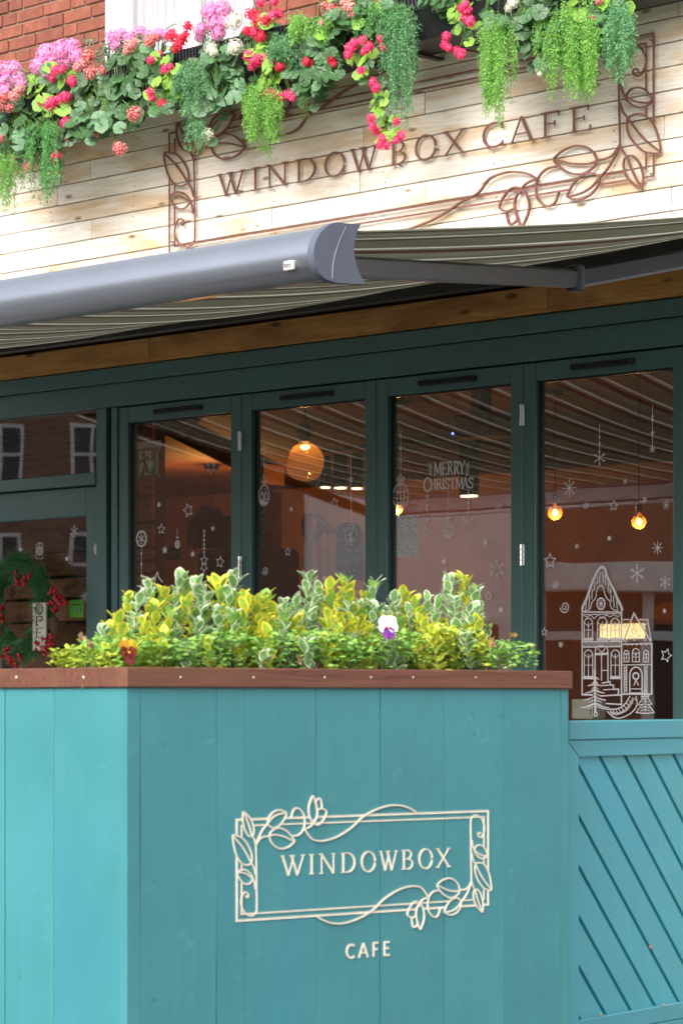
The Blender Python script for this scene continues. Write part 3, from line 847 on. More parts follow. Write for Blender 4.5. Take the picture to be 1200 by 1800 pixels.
# front bar: bulging outside, flat back
prof = [(3.430, 1.186), (3.470, 1.192), (3.505, 1.184), (3.533, 1.166), (3.550, 1.140), (3.556, 1.112), (3.550, 1.086), (3.530, 1.066), (3.500, 1.058), (3.455, 1.060), (3.452, 1.075), (3.470, 1.090), (3.470, 1.160), (3.440, 1.172)]
m = MB(); 
pp = spline([(-a, b) for a, b in prof[:10]], 4) 
pp = [(p.x, p.y) for p in pp] + [(-a, b) for a, b in prof[10:]]
m.xprism(pp, AU0, AU1 - .012); fb = t.part('front_bar', m, 'awning_metal')
cap = [(3.395, 1.204), (3.44, 1.200), (3.490, 1.196), (3.530, 1.174), (3.556, 1.142), (3.563, 1.110), (3.556, 1.080), (3.532, 1.056), (3.492, 1.047), (3.43, 1.049), (3.378, 1.054)]
back = [(3.400, 1.078), (3.415, 1.110), (3.420, 1.140), (3.412, 1.175)]
cp = spline([(-a, b) for a, b in cap], 4) + spline([(-a, b) for a, b in [cap[-1]] + back + [cap[0]]], 4)[1:-1]
m = MB(); m.xprism([(p.x, p.y) for p in cp], AU1 - .0115, AU1 + .012); t.part('end_cap', m, 'end_cap_metal')
m = MB(); m.tube([(AU1 + .013, -p.x * -1, p.y) for p in spline([(-3.45, 1.19), (-3.475, 1.15), (-3.495, 1.10), (-3.50, 1.055)], 5)], .0014, 5); t.part('end_cap_seam', m, 'chrome')
x, z = FA.px(510, 467, 3.555)
m = MB(); m.box(x - .017, x + .017, -3.5635, -3.553, z - .0115, z + .0115, .002); lp = t.part('badge_plate', m, 'label_white')
m = MB()
for k in range(4): m.box(x - .0125 + k * .0065, x - .0085 + k * .0065, -3.5645, -3.5636, z - .006, z + .005)
t.part('badge_marks', m, 'ink', parent=lp)
# arms
def beam(m, p, q, w, h, c=.008):
    p = Vector(p); q = Vector(q); d = (q - p); L = d.length; d.normalize()
    s_ = Vector((d.y, -d.x, 0)).normalized(); up = s_.cross(d) * 1.0
    if up.z < 0: up = -up
    prof = [(-w / 2 + c, -h / 2), (w / 2 - c, -h / 2), (w / 2, -h / 2 + c), (w / 2, h / 2 - c), (w / 2 - c, h / 2), (-w / 2 + c, h / 2), (-w / 2, h / 2 - c), (-w / 2, -h / 2 + c)]
    vs = [p + s_ * a + up * b for a, b in prof] + [q + s_ * a + up * b for a, b in prof]; n = 8
    m.add(vs, [list(range(n)), list(range(2 * n - 1, n - 1, -1))] + [[i, (i + 1) % n, n + (i + 1) % n, n + i] for i in range(n)])
eu, eh = FA.px(1010, 490, 1.9)
su, sh = FA.px(1690, 366, .16)
bu, bhh = FA.px(592, 470, 3.42)
for k in range(2):
    f_ = (lambda q: q) if k == 0 else (lambda q: AU0 + AU1 - q)
    e_ = (f_(eu), -1.9, eh)
    a_ = (f_(bu), -3.44, bhh - .0); s0 = (f_(su), -.16, sh)
    m = MB(); beam(m, a_, e_, .036, .056); t.part('front_arm', m, 'awning_arm_metal')
    m = MB(); beam(m, e_, s0, .042, .060); t.part('rear_arm', m, 'awning_arm_metal')
    m = MB(); m.tube([(e_[0], e_[1], eh - .040), (e_[0], e_[1], eh - .036), (e_[0], e_[1], eh + .036), (e_[0], e_[1], eh + .040)], [.022, .030, .030, .022], 18); t.part('elbow', m, 'awning_arm_metal')
    m = MB(); m.box(s0[0] - .06, s0[0] + .06, -.18, -.04, sh - .06, sh + .06, .01); t.part('shoulder', m, 'awning_arm_metal')
m = MB(); m.box(AU0, AU1 + .1, -.10, .0, 1.634, 1.735, .006); t.part('wall_rail', m, 'black_plastic')
m = MB(); m.tube([(AU0, -.085, 1.755), (AU1 + .05, -.085, 1.755)], .028, 16); t.part('roller', m, 'black_plastic')

# ------------------------------------------------------------------ planter
t = Thing('planter', 'large turquoise boarded planter with brown timber rim and cream WINDOWBOX CAFE lettering', 'planter', PL, 0, 0, -EYE)
ZT0, ZT1 = .0264, .0690
PLN = 1.313; PDEPTH = 2.3; ZB = -EYE + .004
seams = [.0, PL.px(247, 1500)[0], PL.px(381, 1500)[0], PL.px(430, 1500)[0], PL.px(555, 1500)[0], PL.px(668, 1500)[0], PL.px(780, 1500)[0], PL.px(886, 1500)[0], PL.px(985, 1500)[0], PLN]
rnd = random.Random(11)
pb = []
for i, (a, b) in enumerate(zip(seams, seams[1:])):
    gap = [.0006, .0008, .0004, .0006, .0010, .0009, .0007, .0009, .0006, .0][i]
    K = 34; zz_ = [ZB + (ZT0 - ZB) * k / K for k in range(K + 1)]
    def edge(seed): return [max(0, .9 * math.sin(z_ * 3.1 + seed) + .7 * math.sin(z_ * 8.3 + seed * 2.3) + rnd.uniform(-.5, .5)) * gap * 1.1 + .0003 for z_ in zz_]
    e0 = edge(i * 1.7) if i else [0] * (K + 1); e1 = edge(i * 1.7 + 1.7) if i < 8 else [0] * (K + 1)
    yo = rnd.uniform(-.0005, .0004) if i else 0
    m = MB(); m.prism([(a + e, z_) for e, z_ in zip(e0, zz_)] + [(b - e, z_) for e, z_ in list(zip(e1, zz_))[::-1]], yo, .024)
    pb.append(t.part('end_board', m, 'teal_paint'))
ls = [.0242, .2695, .46, .655, .85, 1.04, 1.235, 1.43, 1.62, 1.82, 2.05, PDEPTH]
for i, (a, b) in enumerate(zip(ls, ls[1:])):
    g = .0014; m = MB(); m.box(rnd.uniform(0, .0008) if i else 0, .024, a + (g if i else 0), b - g, ZB, ZT0 - .0005, .0003)
    t.part('side_board', m, 'teal_paint')
m = MB(); m.box(PLN - .024, PLN, .0245, .42, ZB, ZT0 - .001, .001); t.part('side_board', m, 'teal_paint')
m = MB(); m.box(.38, .40, .42, PDEPTH, ZB, ZT0 - .001, .001); m.box(.40, PLN - .001, .40, .4195, ZB, ZT0 - .001, .001); t.part('inner_lining', m, 'dark_recess')
# timber rim: strips on the faces plus capping on top
m = MB(); m.box(-.009, PLN + .006, -.010, .034, ZT0, ZT1, .002); t.part('rim_board', m, 'trim_wood')
m = MB(); m.box(-.009, .034, .0345, PDEPTH, ZT0, ZT1, .002); t.part('rim_board', m, 'trim_wood')
m = MB(); m.box(PLN - .030, PLN + .006, .0345, .425, ZT0, ZT1 - .001, .002); m.box(.03, PLN - .031, .398, .425, ZT0, ZT1 - .001, .002); m.box(.375, .405, .4255, PDEPTH, ZT0, ZT1 - .001, .002)
t.part('inner_rim', m, 'trim_wood')
for px in (318, 446, 571, 652, 726, 836, 940):
    x, z = PL.px(px, 1191, .01)
    m = MB(); m.tube([(x, -.0095, z), (x, -.0108, z), (x, -.0122, z)], [.0036, .0034, .0018], 10); m.smooth = False; t.part('screw', m, 'screw_metal')
for px, in ((35,), (153,)):
    tt = (px - CX) / FPX; yy = (-.4512 - tt * 6.0) / (.651 + tt * .759); z = (HY - 1191) / FPX * (6 + .759 * yy)
    m = MB(); m.tube([(-.0085, yy, z), (-.0098, yy, z), (-.0112, yy, z)], [.0048, .0044, .002], 10); t.part('screw', m, 'screw_metal')
m = MB(); vs = []; rr = random.Random(5)
for (x0, x1, y0, y1) in ((.024, PLN - .024, .024, .400), (.024, .38, .401, PDEPTH)):
    m.box(x0, x1, y0, y1, ZT0 - .12, ZT0 - .004 + rr.uniform(-.002, .002))
t.part('soil', m, 'soil')
# engraved painted sign: v-shaped channels
VP = [(-1, 0), (-1, .0013), (-.75, .0015), (0, .0003), (.75, .0015), (1, .0013), (1, 0)]
def vp(k): return [(a, b + k * .00010 if b else 0) for a, b in VP]
qx1, qx0 = PL.px(857, 1500, .001)[0], PL.px(416, 1500, .001)[0]
qz1, qz0 = PL.px(857, 1425.5, .001)[1], PL.px(857, 1590, .001)[1]
rz = (qz1 - qz0) / (fz1 - fz0); rx = (qx1 - PL.px(715, 1500, .001)[0]) / (fx1 - FA.px(877, 300, SO)[0])
PW = .0043
YS = -.0006
def pp_(p): return (qx1 - (fx1 - p[0]) * rx, qz0 + (p[1] - fz0) * rz)
pc, pz = (qx0 + qx1) / 2, (qz0 + qz1) / 2
ppolys = [[pp_(p) for p in q] for q in polys[:len(LK)]]; ppolys += [[(2 * pc - p[0], 2 * pz - p[1]) for p in q] for q in ppolys]
for r_ in frame_runs(qx0, qz0, qx1, qz1, ppolys): m = MB(); m.ribbon(r_, PW * 1.25, YS, prof=vp(0)); t.part('painted_frame', m, 'sign_letter_paint')
ii = .0135
for r_ in frame_runs(qx0 + ii, qz0 + ii, qx1 - ii, qz1 - ii, ppolys): m = MB(); m.ribbon(r_, PW * .9, YS, prof=vp(1)); t.part('painted_frame', m, 'sign_letter_paint')
parc = [pp_(corner['arc'][0][0])] + [PL.px(x, y, .001) for x, y in ((740, 1561), (726, 1557.5), (710, 1560), (692, 1568), (672, 1582), (656, 1598), (640, 1609), (620, 1618), (600, 1623), (580, 1622), (564, 1616), (555, 1610))]
for half in (0, 1):
    for i, (k, (pts, c)) in enumerate(corner.items()):
        q = parc if k == 'arc' else [pp_(p) for p in pts]
        if half: q = [(2 * pc - p[0], 2 * pz - p[1]) for p in q]
        m = MB(); m.ribbon(spline(q, 6), PW * .92, YS, prof=vp(2 + i))
        t.part({'stem': 'painted_stem', 'leaf': 'painted_leaf', 'vein': 'painted_vein', 'loop': 'painted_scroll', 'peta': 'painted_petal', 'arc': 'painted_scroll'}[k[:4]], m, 'sign_letter_paint')
pl_letters = [('W', 494, 536), ('I', 541, 553), ('N', 560, 589), ('D', 598, 624), ('O', 633, 660), ('W', 667, 698), ('B', 704, 726), ('O', 734, 760), ('X', 765, 791)]
z0l = (PL.px(505, 1540, .001)[1] + PL.px(785, 1524, .001)[1]) / 2; z1l = (PL.px(505, 1504, .001)[1] + PL.px(785, 1490, .001)[1]) / 2
H2 = z1l - z0l
print('planter letters', PL.px(505, 1540)[1], PL.px(785, 1524)[1], PL.px(505, 1504)[1], PL.px(785, 1490)[1])
for ch, a, b in pl_letters:
    x0 = PL.px(a, 1500)[0]; x1 = PL.px(b, 1500)[0]
    m = MB(); glyph_into(m, ch, x0, z0l, H2, YS, .002, sx=(x1 - x0) / (GL[ch][0] * H2), bold=1.15, prof=VP, dstep=.0001)
    o = t.part('painted_letter', m, 'sign_letter_paint'); o['label'] = 'cream painted letter ' + ch
za = (PL.px(608, 1686, .001)[1] + PL.px(684, 1679, .001)[1]) / 2; zc = (PL.px(608, 1660, .001)[1] + PL.px(684, 1654, .001)[1]) / 2; H3 = zc - za
for ch, a, b in (('C', 607, 624), ('A', 628, 647), ('F', 653, 665), ('E', 672, 684.5)):
    x0 = PL.px(a, 1670)[0]; x1 = PL.px(b, 1670)[0]
    m = MB(); glyph_into(m, ch, x0, za, H3, YS, .002, sx=(x1 - x0) / (GS[ch][0] * H3) * 1.02, bold=1.35, font=GS, prof=VP, dstep=.0001)
    o = t.part('painted_letter', m, 'sign_letter_paint'); o['label'] = 'small cream painted letter ' + ch

# ------------------------------------------------------------------ boarded screen beside the planter
t = Thing('terrace_screen', 'turquoise terrace screen of diagonal boards in a frame, right of the planter', 'screen', SC, 0, 0, -EYE)
TH_, TV_ = 'teal_paint_horizontal', 'teal_paint_screen'
L1 = 1.9
zc1 = SC.px(1003, 1267)[1]; zc0 = SC.px(1003, 1301)[1]
xa = SC.px(1017.5, 1500)[0]; zr0 = SC.px(1017, 1330)[1]; zb1 = SC.px(1100, 1779)[1]
print('screen', zc1, zc0, xa, zr0, zb1)
m = MB(); m.box(.0, L1, -.004, .06, zc0, zc1, .0025); t.part('cap_rail', m, TH_)
m = MB(); m.prism([(0.0, zc0 - .0012), (L1, zc0 - .0012), (L1, zr0), (xa, zr0)], -.0, .040); t.part('top_rail', m, TH_)
m = MB(); m.prism([(-.0, zc0 - .004), (xa - .0012, zr0 - .001), (xa - .0012, ZB), (-.0, ZB)], .0008, .040); t.part('stile', m, TV_)
m = MB(); m.box(L1 - .06, L1, .0005, .040, ZB, zr0 - .001, .002); t.part('stile', m, TV_)
m = MB(); m.box(xa, L1 - .061, -.0005, .040, zb1 - .042, zb1, .002); t.part('bottom_rail', m, TH_)
m = MB(); m.box(xa, L1 - .061, -.0005, .040, ZB, zb1 - .0435, .002); t.part('plinth_rail', m, TH_)
m = MB(); m.box(xa, L1 - .06, .026, .034, zb1, zr0); t.part('backing_board', m, 'teal_paint_screen')
zg = SC.px(1018, 1331)[1]
pit = (SC.px(1018, 1417.7)[1] - SC.px(1018, 1683)[1]) / 3.0
def clip(poly, ax, val, keep_gt):
    out = []
    for i in range(len(poly)):
        a, b = poly[i], poly[(i + 1) % len(poly)]
        ia = (a[ax] >= val) == keep_gt or a[ax] == val; ib = (b[ax] >= val) == keep_gt or b[ax] == val
        if ia: out.append(a)
        if ia != ib:
            tt = (val - a[ax]) / (b[ax] - a[ax]); out.append((a[0] + (b[0] - a[0]) * tt, a[1] + (b[1] - a[1]) * tt))
    return out
gw = .0165
for k in range(-26, 8):
    # a groove leaves the left edge at zg - k*pitch and runs down to the right at 45 degrees
    zt1 = zg - k * pit; zt0 = zt1 - pit
    x0, x1 = xa - .01, L1
    poly = [(x0, zt1 + xa - x0 - gw), (x1, zt1 - (x1 - xa) - gw), (x1, zt0 - (x1 - xa)), (x0, zt0 + (xa - x0))]
    for ax, val, kg in ((0, xa, True), (0, L1 - .0605, False), (1, zb1, True), (1, zr0, False)):
        poly = clip(poly, ax, val, kg)
        if len(poly) < 3: break
    if len(poly) < 3: continue
    m = MB(); m.prism(poly, .011, .0255); t.part('diagonal_board', m, TV_)
# ------------------------------------------------------------------ interior room
def rbox(name, x0, x1, y0, y1, z0, z1, mt): m = MB(); m.box(x0, x1, y0, y1, z0, z1); return struct(name, m, mt, FA)
ZC = 1.56
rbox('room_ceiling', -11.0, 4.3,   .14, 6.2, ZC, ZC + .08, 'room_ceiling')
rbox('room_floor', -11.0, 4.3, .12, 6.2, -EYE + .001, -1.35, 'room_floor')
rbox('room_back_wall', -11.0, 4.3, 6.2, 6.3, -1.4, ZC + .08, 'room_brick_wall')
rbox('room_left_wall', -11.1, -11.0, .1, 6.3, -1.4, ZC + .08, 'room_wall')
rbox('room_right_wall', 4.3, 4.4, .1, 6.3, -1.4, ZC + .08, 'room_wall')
rbox('facade_side_wall', -11.1, -3.45, -.0, .12, -1.4, 2.75, 'house_render')
rbox('facade_end_wall', 2.735, 4.4, .0, .11, -1.4, 1.338, 'house_render')
rbox('facade_lintel', -3.45, 4.4, .11, .14, 1.345, 2.75, 'room_wall')
rbox('flat_roof', -11.1, 4.4, .60, 6.3, 2.76, 2.84, 'asphalt')
pe = FA.px(267, 900, -1.1)[0]
t = Thing('reclaimed_plank_wall', 'dark reclaimed plank partition wall inside, behind the entrance door and its wreath', 'partition wall', FA, -6, 1.1, -1.35)
m = MB(); m.box(-7, pe - .01, 1.13, 1.20, -1.35, ZC - .003); t.part('wall_core', m, 'black_recess')
rr = random.Random(21); z = -1.34; 
while z < 1.52:
    hh = rr.uniform(.095, .15)
    x = -7 + rr.uniform(0, .8)
    pts = [-7.0]
    while x < pe - .3: pts.append(x); x += rr.uniform(.5, 1.3)
    pts = pts[:-1] + [pe] if len(pts) > 1 and pe - pts[-1] < .2 else pts + [pe]
    for a, b in zip(pts, pts[1:]):
        if b < -4.2: continue
        m = MB(); dz = rr.uniform(0, .012)
        m.box(a + .004, b - .004, 1.10 + rr.uniform(-.008, .008), 1.129, z, min(ZC - .004, z + hh - .006 - dz), .004); t.part('plank', m, 'reclaimed_wood')
    z += hh
# added bar standing in for the awning edge's reflection in the first door
m = MB(); xa_, za_ = FA.px(300, 752, -2.2); xb_, zb_ = FA.px(410, 822, -2.2)
m.prism([(xa_ - .5, za_ + .16), (xb_ + .3, zb_ - .11), (xb_ + .3, zb_ + .0), (xa_ - .5, za_ + .27)], 2.15, 2.3)
single('mirrored_edge_bar', m, 'cedar_beam', 'pale sloping bar standing in for the awning edge reflected in the leftmost folding door', 'beam', FA, (xa_, 2.2, za_))

def lamp(px, py, off, rpx, big, label, watt, cord_top=ZC):
    x, z = FA.px(px, py, off); Y = FA.world(x, -off, z).y; r = rpx / FPX * Y
    t = Thing('pendant_lamp', label, 'pendant lamp', FA, x, -off, z, 'glowing pendant lamps inside the cafe')
    y = -off
    if big:
        def sq(tt, rr_, zz): return 1 + .16 * math.sin(2 * tt + 1.2) * math.sin(zz * 22) + .07 * math.sin(3 * tt - zz * 30)
        prof = [(.022, r * 1.02)] + [(r * math.sin(R(a)) * (1 + .12 * math.cos(R(a * 2 + 60))), r * math.cos(R(a))) for a in range(20, 180, 10)] + [(.002, -r)]
        m = MB(); m.lathe(prof, (x, y, z), 28, squash=sq); m.smooth = True; t.part('glass_globe', m, 'deep_amber_glass')
        m = MB(); m.tube([(x, y, z + r * .98), (x, y, z + r * 1.05), (x, y, z + r * 1.95), (x, y, z + r * 2.05)], [.016, .031, .031, .012], 16); t.part('lamp_socket', m, 'counter_wood')
        m = MB(); m.ball((x, y, z + r * .78), r * .17, 12, 8, sc=(1.5, 1.5, .7)); t.part('light_source', m, 'lamp_glow')
        zt_ = z + r * 2.05
    else:
        m = MB(); m.lathe([(.013, r * 1.25), (.016, r * 1.02)] + [(r * math.sin(R(a)), r * math.cos(R(a))) for a in range(25, 180, 12)] + [(.001, -r)], (x, y, z), 20); m.smooth = True; t.part('glass_bulb', m, 'amber_glass')
        m = MB(); m.ball((x, y, z - r * .05), r * .40, 12, 8, sc=(1, 1, 1.0)); t.part('light_source', m, 'filament')
        m = MB(); m.tube([(x, y, z + r * 1.2), (x, y, z + r * 2.1), (x, y, z + r * 2.5)], [.013, .016, .006], 12); t.part('lamp_socket', m, 'black_plastic')
        zt_ = z + r * 2.5
    m = MB(); m.tube([(x, y, zt_), (x, y, cord_top)], .0035, 6); m.tube([(x, y, cord_top), (x, y, cord_top - .03)], .05, 14); t.part('cord', m, 'black_plastic')
    ld = bpy.data.lights.new('lamp_light', 'POINT'); ld.energy = watt; ld.color = (1, .62, .30); ld.shadow_soft_size = .008
    lo = bpy.data.objects.new('lamp_light', ld); COL.objects.link(lo); lo.parent = t.e; lo.location = (0, 0, r * .5 if big else -(r * .62))
    return t
lamp(536, 812, -.9, 34, True, 'large dented amber glass pendant lamp behind the second folding door', 2.2)
lamp(697, 895, -2.2, 10, False, 'small glowing bulb behind the left edge of the merry christmas door', 8)
lamp(975, 901, -2.4, 13, False, 'small glowing round bulb left of its neighbour, behind the gingerbread house door', 2.5)
lamp(1122, 917, -2.0, 13, False, 'small glowing round bulb on the right, above the gingerbread house sticker', 2.5)
lamp(372, 905, -4.3, 6, False, 'bulb added to warm the back wall, behind the dark fixture in the leftmost folding door', 34)  # added light that brightens the back wall, not a known lamp
# recessed ceiling lights far inside
for px, py, w_ in ((572, 856, .07), (598, 857, .11), (627, 858, .09), (824, 871, .16)):
    x, z = FA.px(px, py, -4.35 if px < 700 else -3.6)
    yy = 4.35 if px < 700 else 3.6
    m = MB(); m.box(x - w_ * .32, x + w_ * .32, yy - .03, yy + .03, z + .002, ZC - .004, .004)
    t = Thing('ceiling_light', {572: 'leftmost of the three lit ceiling panels behind the amber pendant', 598: 'middle lit ceiling panel right of the amber pendant', 627: 'rightmost of the three lit ceiling panels by the door post', 824: 'thin lit ceiling panel under the merry christmas lettering'}[px], 'ceiling light', FA, x, yy, ZC, 'lit ceiling panels inside')
    t.part('housing', m, 'black_plastic')
    m = MB(); m.box(x - w_ * .27, x + w_ * .27, yy - .025, yy + .025, z - .008, z + .001); t.part('diffuser', m, 'ceiling_panel')
x, z = FA.px(805, 763, -1.5); m = MB(); m.ball((x, 1.5, z), .007, 8, 6); m.tube([(x, 1.5, z), (x, 1.5, ZC)], .012, 8)
t = Thing('ceiling_speaker', 'dark ceiling unit with a tiny blue light above the merry christmas lettering', 'ceiling unit', FA, x, 1.5, ZC)
m = MB(); m.ball((x, 1.46, z), .006, 8, 6); t.part('status_light', m, 'blue_led')
m = MB(); m.box(x - .02, x + .22, 1.48, 1.65, z - .02, z + .09, .01); m.box(x + .06, x + .12, 1.52, 1.60, z + .0905, ZC - .002); t.part('housing', m, 'dark_fabric')
# exit sign
x0, z1 = FA.px(236, 780, -.35); x1, z0 = FA.px(281, 838, -.35)
t = Thing('exit_sign', 'emergency exit sign with a running figure in a clear holder behind the leftmost folding door', 'exit sign', FA, x0, .35, z0)
x0 -= .16
m = MB(); m.box(x0 - .02, x1, .36, .366, z0 - .004, z1, .001); t.part('holder', m, 'clear_plastic')
m = MB(); m.box(x0 - .02, x1, .352, .3595, z1 - .026, z1 + .004, .001); t.part('top_strip', m, 'label_white')
m = MB(); m.box(x0, x1 - .022, .350, .3585, z0 + .012, z1 - .04); t.part('sign_panel', m, 'exit_green')
gx0, gz1 = FA.px(249, 794, -.36); gx1, gz0 = FA.px(269, 835, -.36)
m = MB(); m.box(gx0, gx1, .3475, .3495, gz0, gz1); t.part('doorway_symbol', m, 'exit_cream')
gw_, gh = gx1 - gx0, gz1 - gz0
def gp(a, b): return (gx0 + gw_ * a, gz0 + gh * b)
m = MB(); m.ribbon(arc(*gp(.36, .84), .008, .008, 0, 350, 10), .009, .3470, .0008, True)
for i, (pts, w_) in enumerate((([(.42, .70), (.50, .44)], .26), ([(.40, .68), (.14, .60), (.06, .46)], .12), ([(.45, .70), (.72, .72), (.88, .60)], .12), ([(.50, .46), (.68, .30), (.62, .18), (.90, .06)], .16), ([(.46, .46), (.36, .18), (.18, .05), (.44, .02)], .15))):
    m.ribbon([gp(*p) for p in pts], w_ * gw_, .3468 - i * .0002, .0008)
t.part('running_figure', m, 'ink')
m = MB()
for zz in (z0 + .008, z1 - .030): m.ball((x1 - .010, .3545, zz), .004, 8, 6)
t.part('fixing', m, 'label_white')

# things hanging on or standing by the back wall
def px_box(name, label, cat, ax, ay, bx, by, off, th, mt):
    x0, z1 = FA.px(ax, ay, off); x1, z0 = FA.px(bx, by, off)
    t = Thing(name, label, cat, FA, x0, -off, z0)
    m = MB(); m.box(x0, x1, -off, -off + th, z0, z1, .003); t.part('board', m, mt)
    return t, x0, x1, z0, z1
def chalk_lines(t, x0, x1, z0, z1, y, n, seed=1, w=.004, mt='chalk', name='chalk_writing'):
    r_ = random.Random(seed); m = MB()
    for i in range(n):
        z = z1 - (z1 - z0) * (i + .7) / (n + .6); x = x0 + (x1 - x0) * .08
        while x < x1 - (x1 - x0) * .12:
            L = r_.uniform(.02, .05); m.ribbon(spline([(x, z), (x + L * .3, z + .008), (x + L * .6, z - .006), (x + L, z + .004)], 3), w, y, .001); x += L + .015
    t.part(name, m, mt)
t, x0, x1, z0, z1 = px_box('menu_chalkboard', 'tall black chalkboard menu on the wall behind the left side of the second folding door', 'chalkboard', 440, 862, 478, 1000, -4.2, .03, 'chalkboard')
chalk_lines(t, x0, x1, z0, z1, 4.199, 12, 2)
m = MB(); m.box(x1 + .001, x1 + .05, 4.17, 4.24, z0, z1 - .02, .004); t.part('frame_post', m, 'red_fabric')
# arched chalkboard
x0, z1 = FA.px(586, 920, -3.0); x1, z0 = FA.px(632, 1020, -3.0)
t = Thing('arched_chalkboard', 'black round-topped chalkboard standing behind the hanging bauble sticker of the second door', 'chalkboard', FA, x0, 3.0, z0)
m = MB(); cxx = (x0 + x1) / 2; m.prism([(x0, z0), (x1, z0), (x1, z1 - .07)] + [(cxx + (x1 - x0) / 2 * math.cos(R(a)), z1 - .07 + .07 * math.sin(R(a))) for a in range(15, 180, 15)] + [(x0, z1 - .07)], 3.0, 3.03); t.part('board', m, 'chalkboard')
chalk_lines(t, x0, x1, z0, z1, 2.999, 5, 5, .005)
t, x0, x1, z0, z1 = px_box('paper_notice', 'pale paper notice with red print inside the left edge of the merry christmas door', 'notice', 684, 908, 735, 978, -.8, .003, 'paper')
chalk_lines(t, x0, x1, z0 + .08, z1, .7995, 5, 9, .0035, 'paper_print', 'printed_lines')
chalk_lines(t, x0, x1, z0, z1 - .12, .7992, 3, 4, .0022, 'ink', 'small_print')
t, x0, x1, z0, z1 = px_box('wall_sign', 'small dark wall sign with pale capital letters behind the leftmost folding door', 'wall sign', 268, 964, 316, 984, -1.9, .02, 'chalkboard')
chalk_lines(t, x0, x1, z0, z1, 1.899, 1, 14, .006)
# espresso grinder / dark pendant fixture silhouettes
x, z = FA.px(368, 930, -3.2)
t = Thing('wall_fixture', 'dark curved coffee machine shape behind the leftmost folding door', 'coffee machine', FA, x, 3.2, z - .5)
m = MB(); m.tube([(x - .14, 3.2, z - .10), (x - .11, 3.2, z + .02), (x - .02, 3.2, z + .09), (x + .06, 3.2, z + .08)], [.05, .06, .06, .05], 12); m.box(x + .02, x + .24, 3.1, 3.35, z - .12, z + .07, .02); t.part('machine_head', m, 'dark_fabric')
m = MB(); m.box(x - .02, x + .5, 3.1, 3.5, z - .6, z - .13, .03); t.part('machine_body', m, 'dark_fabric')
x, z = FA.px(560, 950, -2.6)
t = Thing('coffee_grinder', 'grey coffee grinder silhouette left of the arched chalkboard', 'coffee grinder', FA, x, 2.6, z - .4)
m = MB(); m.lathe([(.05, -.2), (.055, -.1), (.04, 0), (.06, .05), (.062, .12), (.05, .15)], (x - .05, 2.6, z), 16); t.part('hopper', m, 'counter_wood')
m = MB(); m.tube([(x - .04, 2.6, z + .06), (x + .04, 2.6, z + .09), (x + .10, 2.6, z + .03), (x + .10, 2.6, z - .2)], .028, 10); t.part('spout', m, 'counter_wood')
# counter with lit display, seen through the gingerbread door
x0, z1 = FA.px(1010, 1075, -3.0); x1, z0 = FA.px(1150, 1190, -3.0)
t = Thing('serving_counter', 'serving counter with a warm lit display behind the gingerbread house sticker', 'counter', FA, x0, 3.0, -1.35)
m = MB(); m.box(x0 - .6, x1 + .3, 3.0, 3.6, -1.349, -.25, .01); t.part('counter_front', m, 'counter_wood')
m = MB(); m.box(x0 - .65, x1 + .35, 2.96, 3.64, -.249, -.21, .006); t.part('counter_top', m, 'room_floor')
a, zz1 = FA.px(1043, 1097, -3.2); b, zz0 = FA.px(1112, 1122, -3.2)
m = MB(); m.box(a, b, 3.25, 3.3, zz0, zz1); t.part('lit_display', m, 'display_light')
m = MB(); m.box(a - .03, b + .03, 3.3, 3.5, -.209, zz1 + .03, .006); t.part('display_case', m, 'counter_wood')
# cafe chairs and table near the glass
def chair(px, off, label, mt, face=1):
    x, _ = FA.px(px, 1200, off); y = -off; zf = -1.349
    t = Thing('cafe_chair', label, 'chair', FA, x, y, zf, 'chairs inside the cafe')
    for sx in (-.19, .19):
        for sy in (-.19, .19):
            m = MB(); m.tube([(x + sx * 1.1, y + sy * 1.1, zf), (x + sx, y + sy, zf + .44)], [.014, .02], 8); t.part('leg', m, 'counter_wood')
    m = MB(); m.box(x - .22, x + .22, y - .22, y + .22, zf + .441, zf + .49, .015); t.part('seat', m, mt)
    m = MB(); m.box(x - .21, x + .21, y + .19 * face, y + .23 * face, zf + .50, zf + .95, .015); t.part('backrest', m, mt)
chair(770, -.9, 'dark chair inside behind the merry christmas door, left of the door post', 'dark_fabric')
chair(962, -1.3, 'red chair back inside at the left of the gingerbread house door', 'red_fabric')
tx, _ = FA.px(1020, 1240, -.30)
t = Thing('window_table', 'small cafe table inside just behind the foot of the gingerbread house sticker', 'table', FA, tx, .34, -1.349)
zt = FA.px(1020, 1264, -.25)[1]
m = MB(); m.box(tx - .32, tx + .30, .12, .62, zt - .03, zt, .004); t.part('tabletop', m, 'table_wood')
m = MB(); m.lathe([(.22, 0), (.22, .02), (.03, .05), (.03, zt - .032 + 1.349)], (tx, .36, -1.349), 16); t.part('pedestal', m, 'black_plastic')
x0, z1 = FA.px(1004, 1229, -.2); x1, _ = FA.px(1041, 1229, -.2)
t = Thing('cream_box', 'plain cream box standing on the table at the lower left of the gingerbread house', 'box', FA, x0, .2, zt)
m = MB(); m.box(x0, x1, .2, .28, zt + .001, z1, .002); t.part('box_body', m, 'cream_sign')
m = MB()
for k in range(6): m.box(x1 - .012, x1 - .007, .1985, .1995, zt + .02 + k * .012, zt + .027 + k * .012)
t.part('printed_marks', m, 'ink')

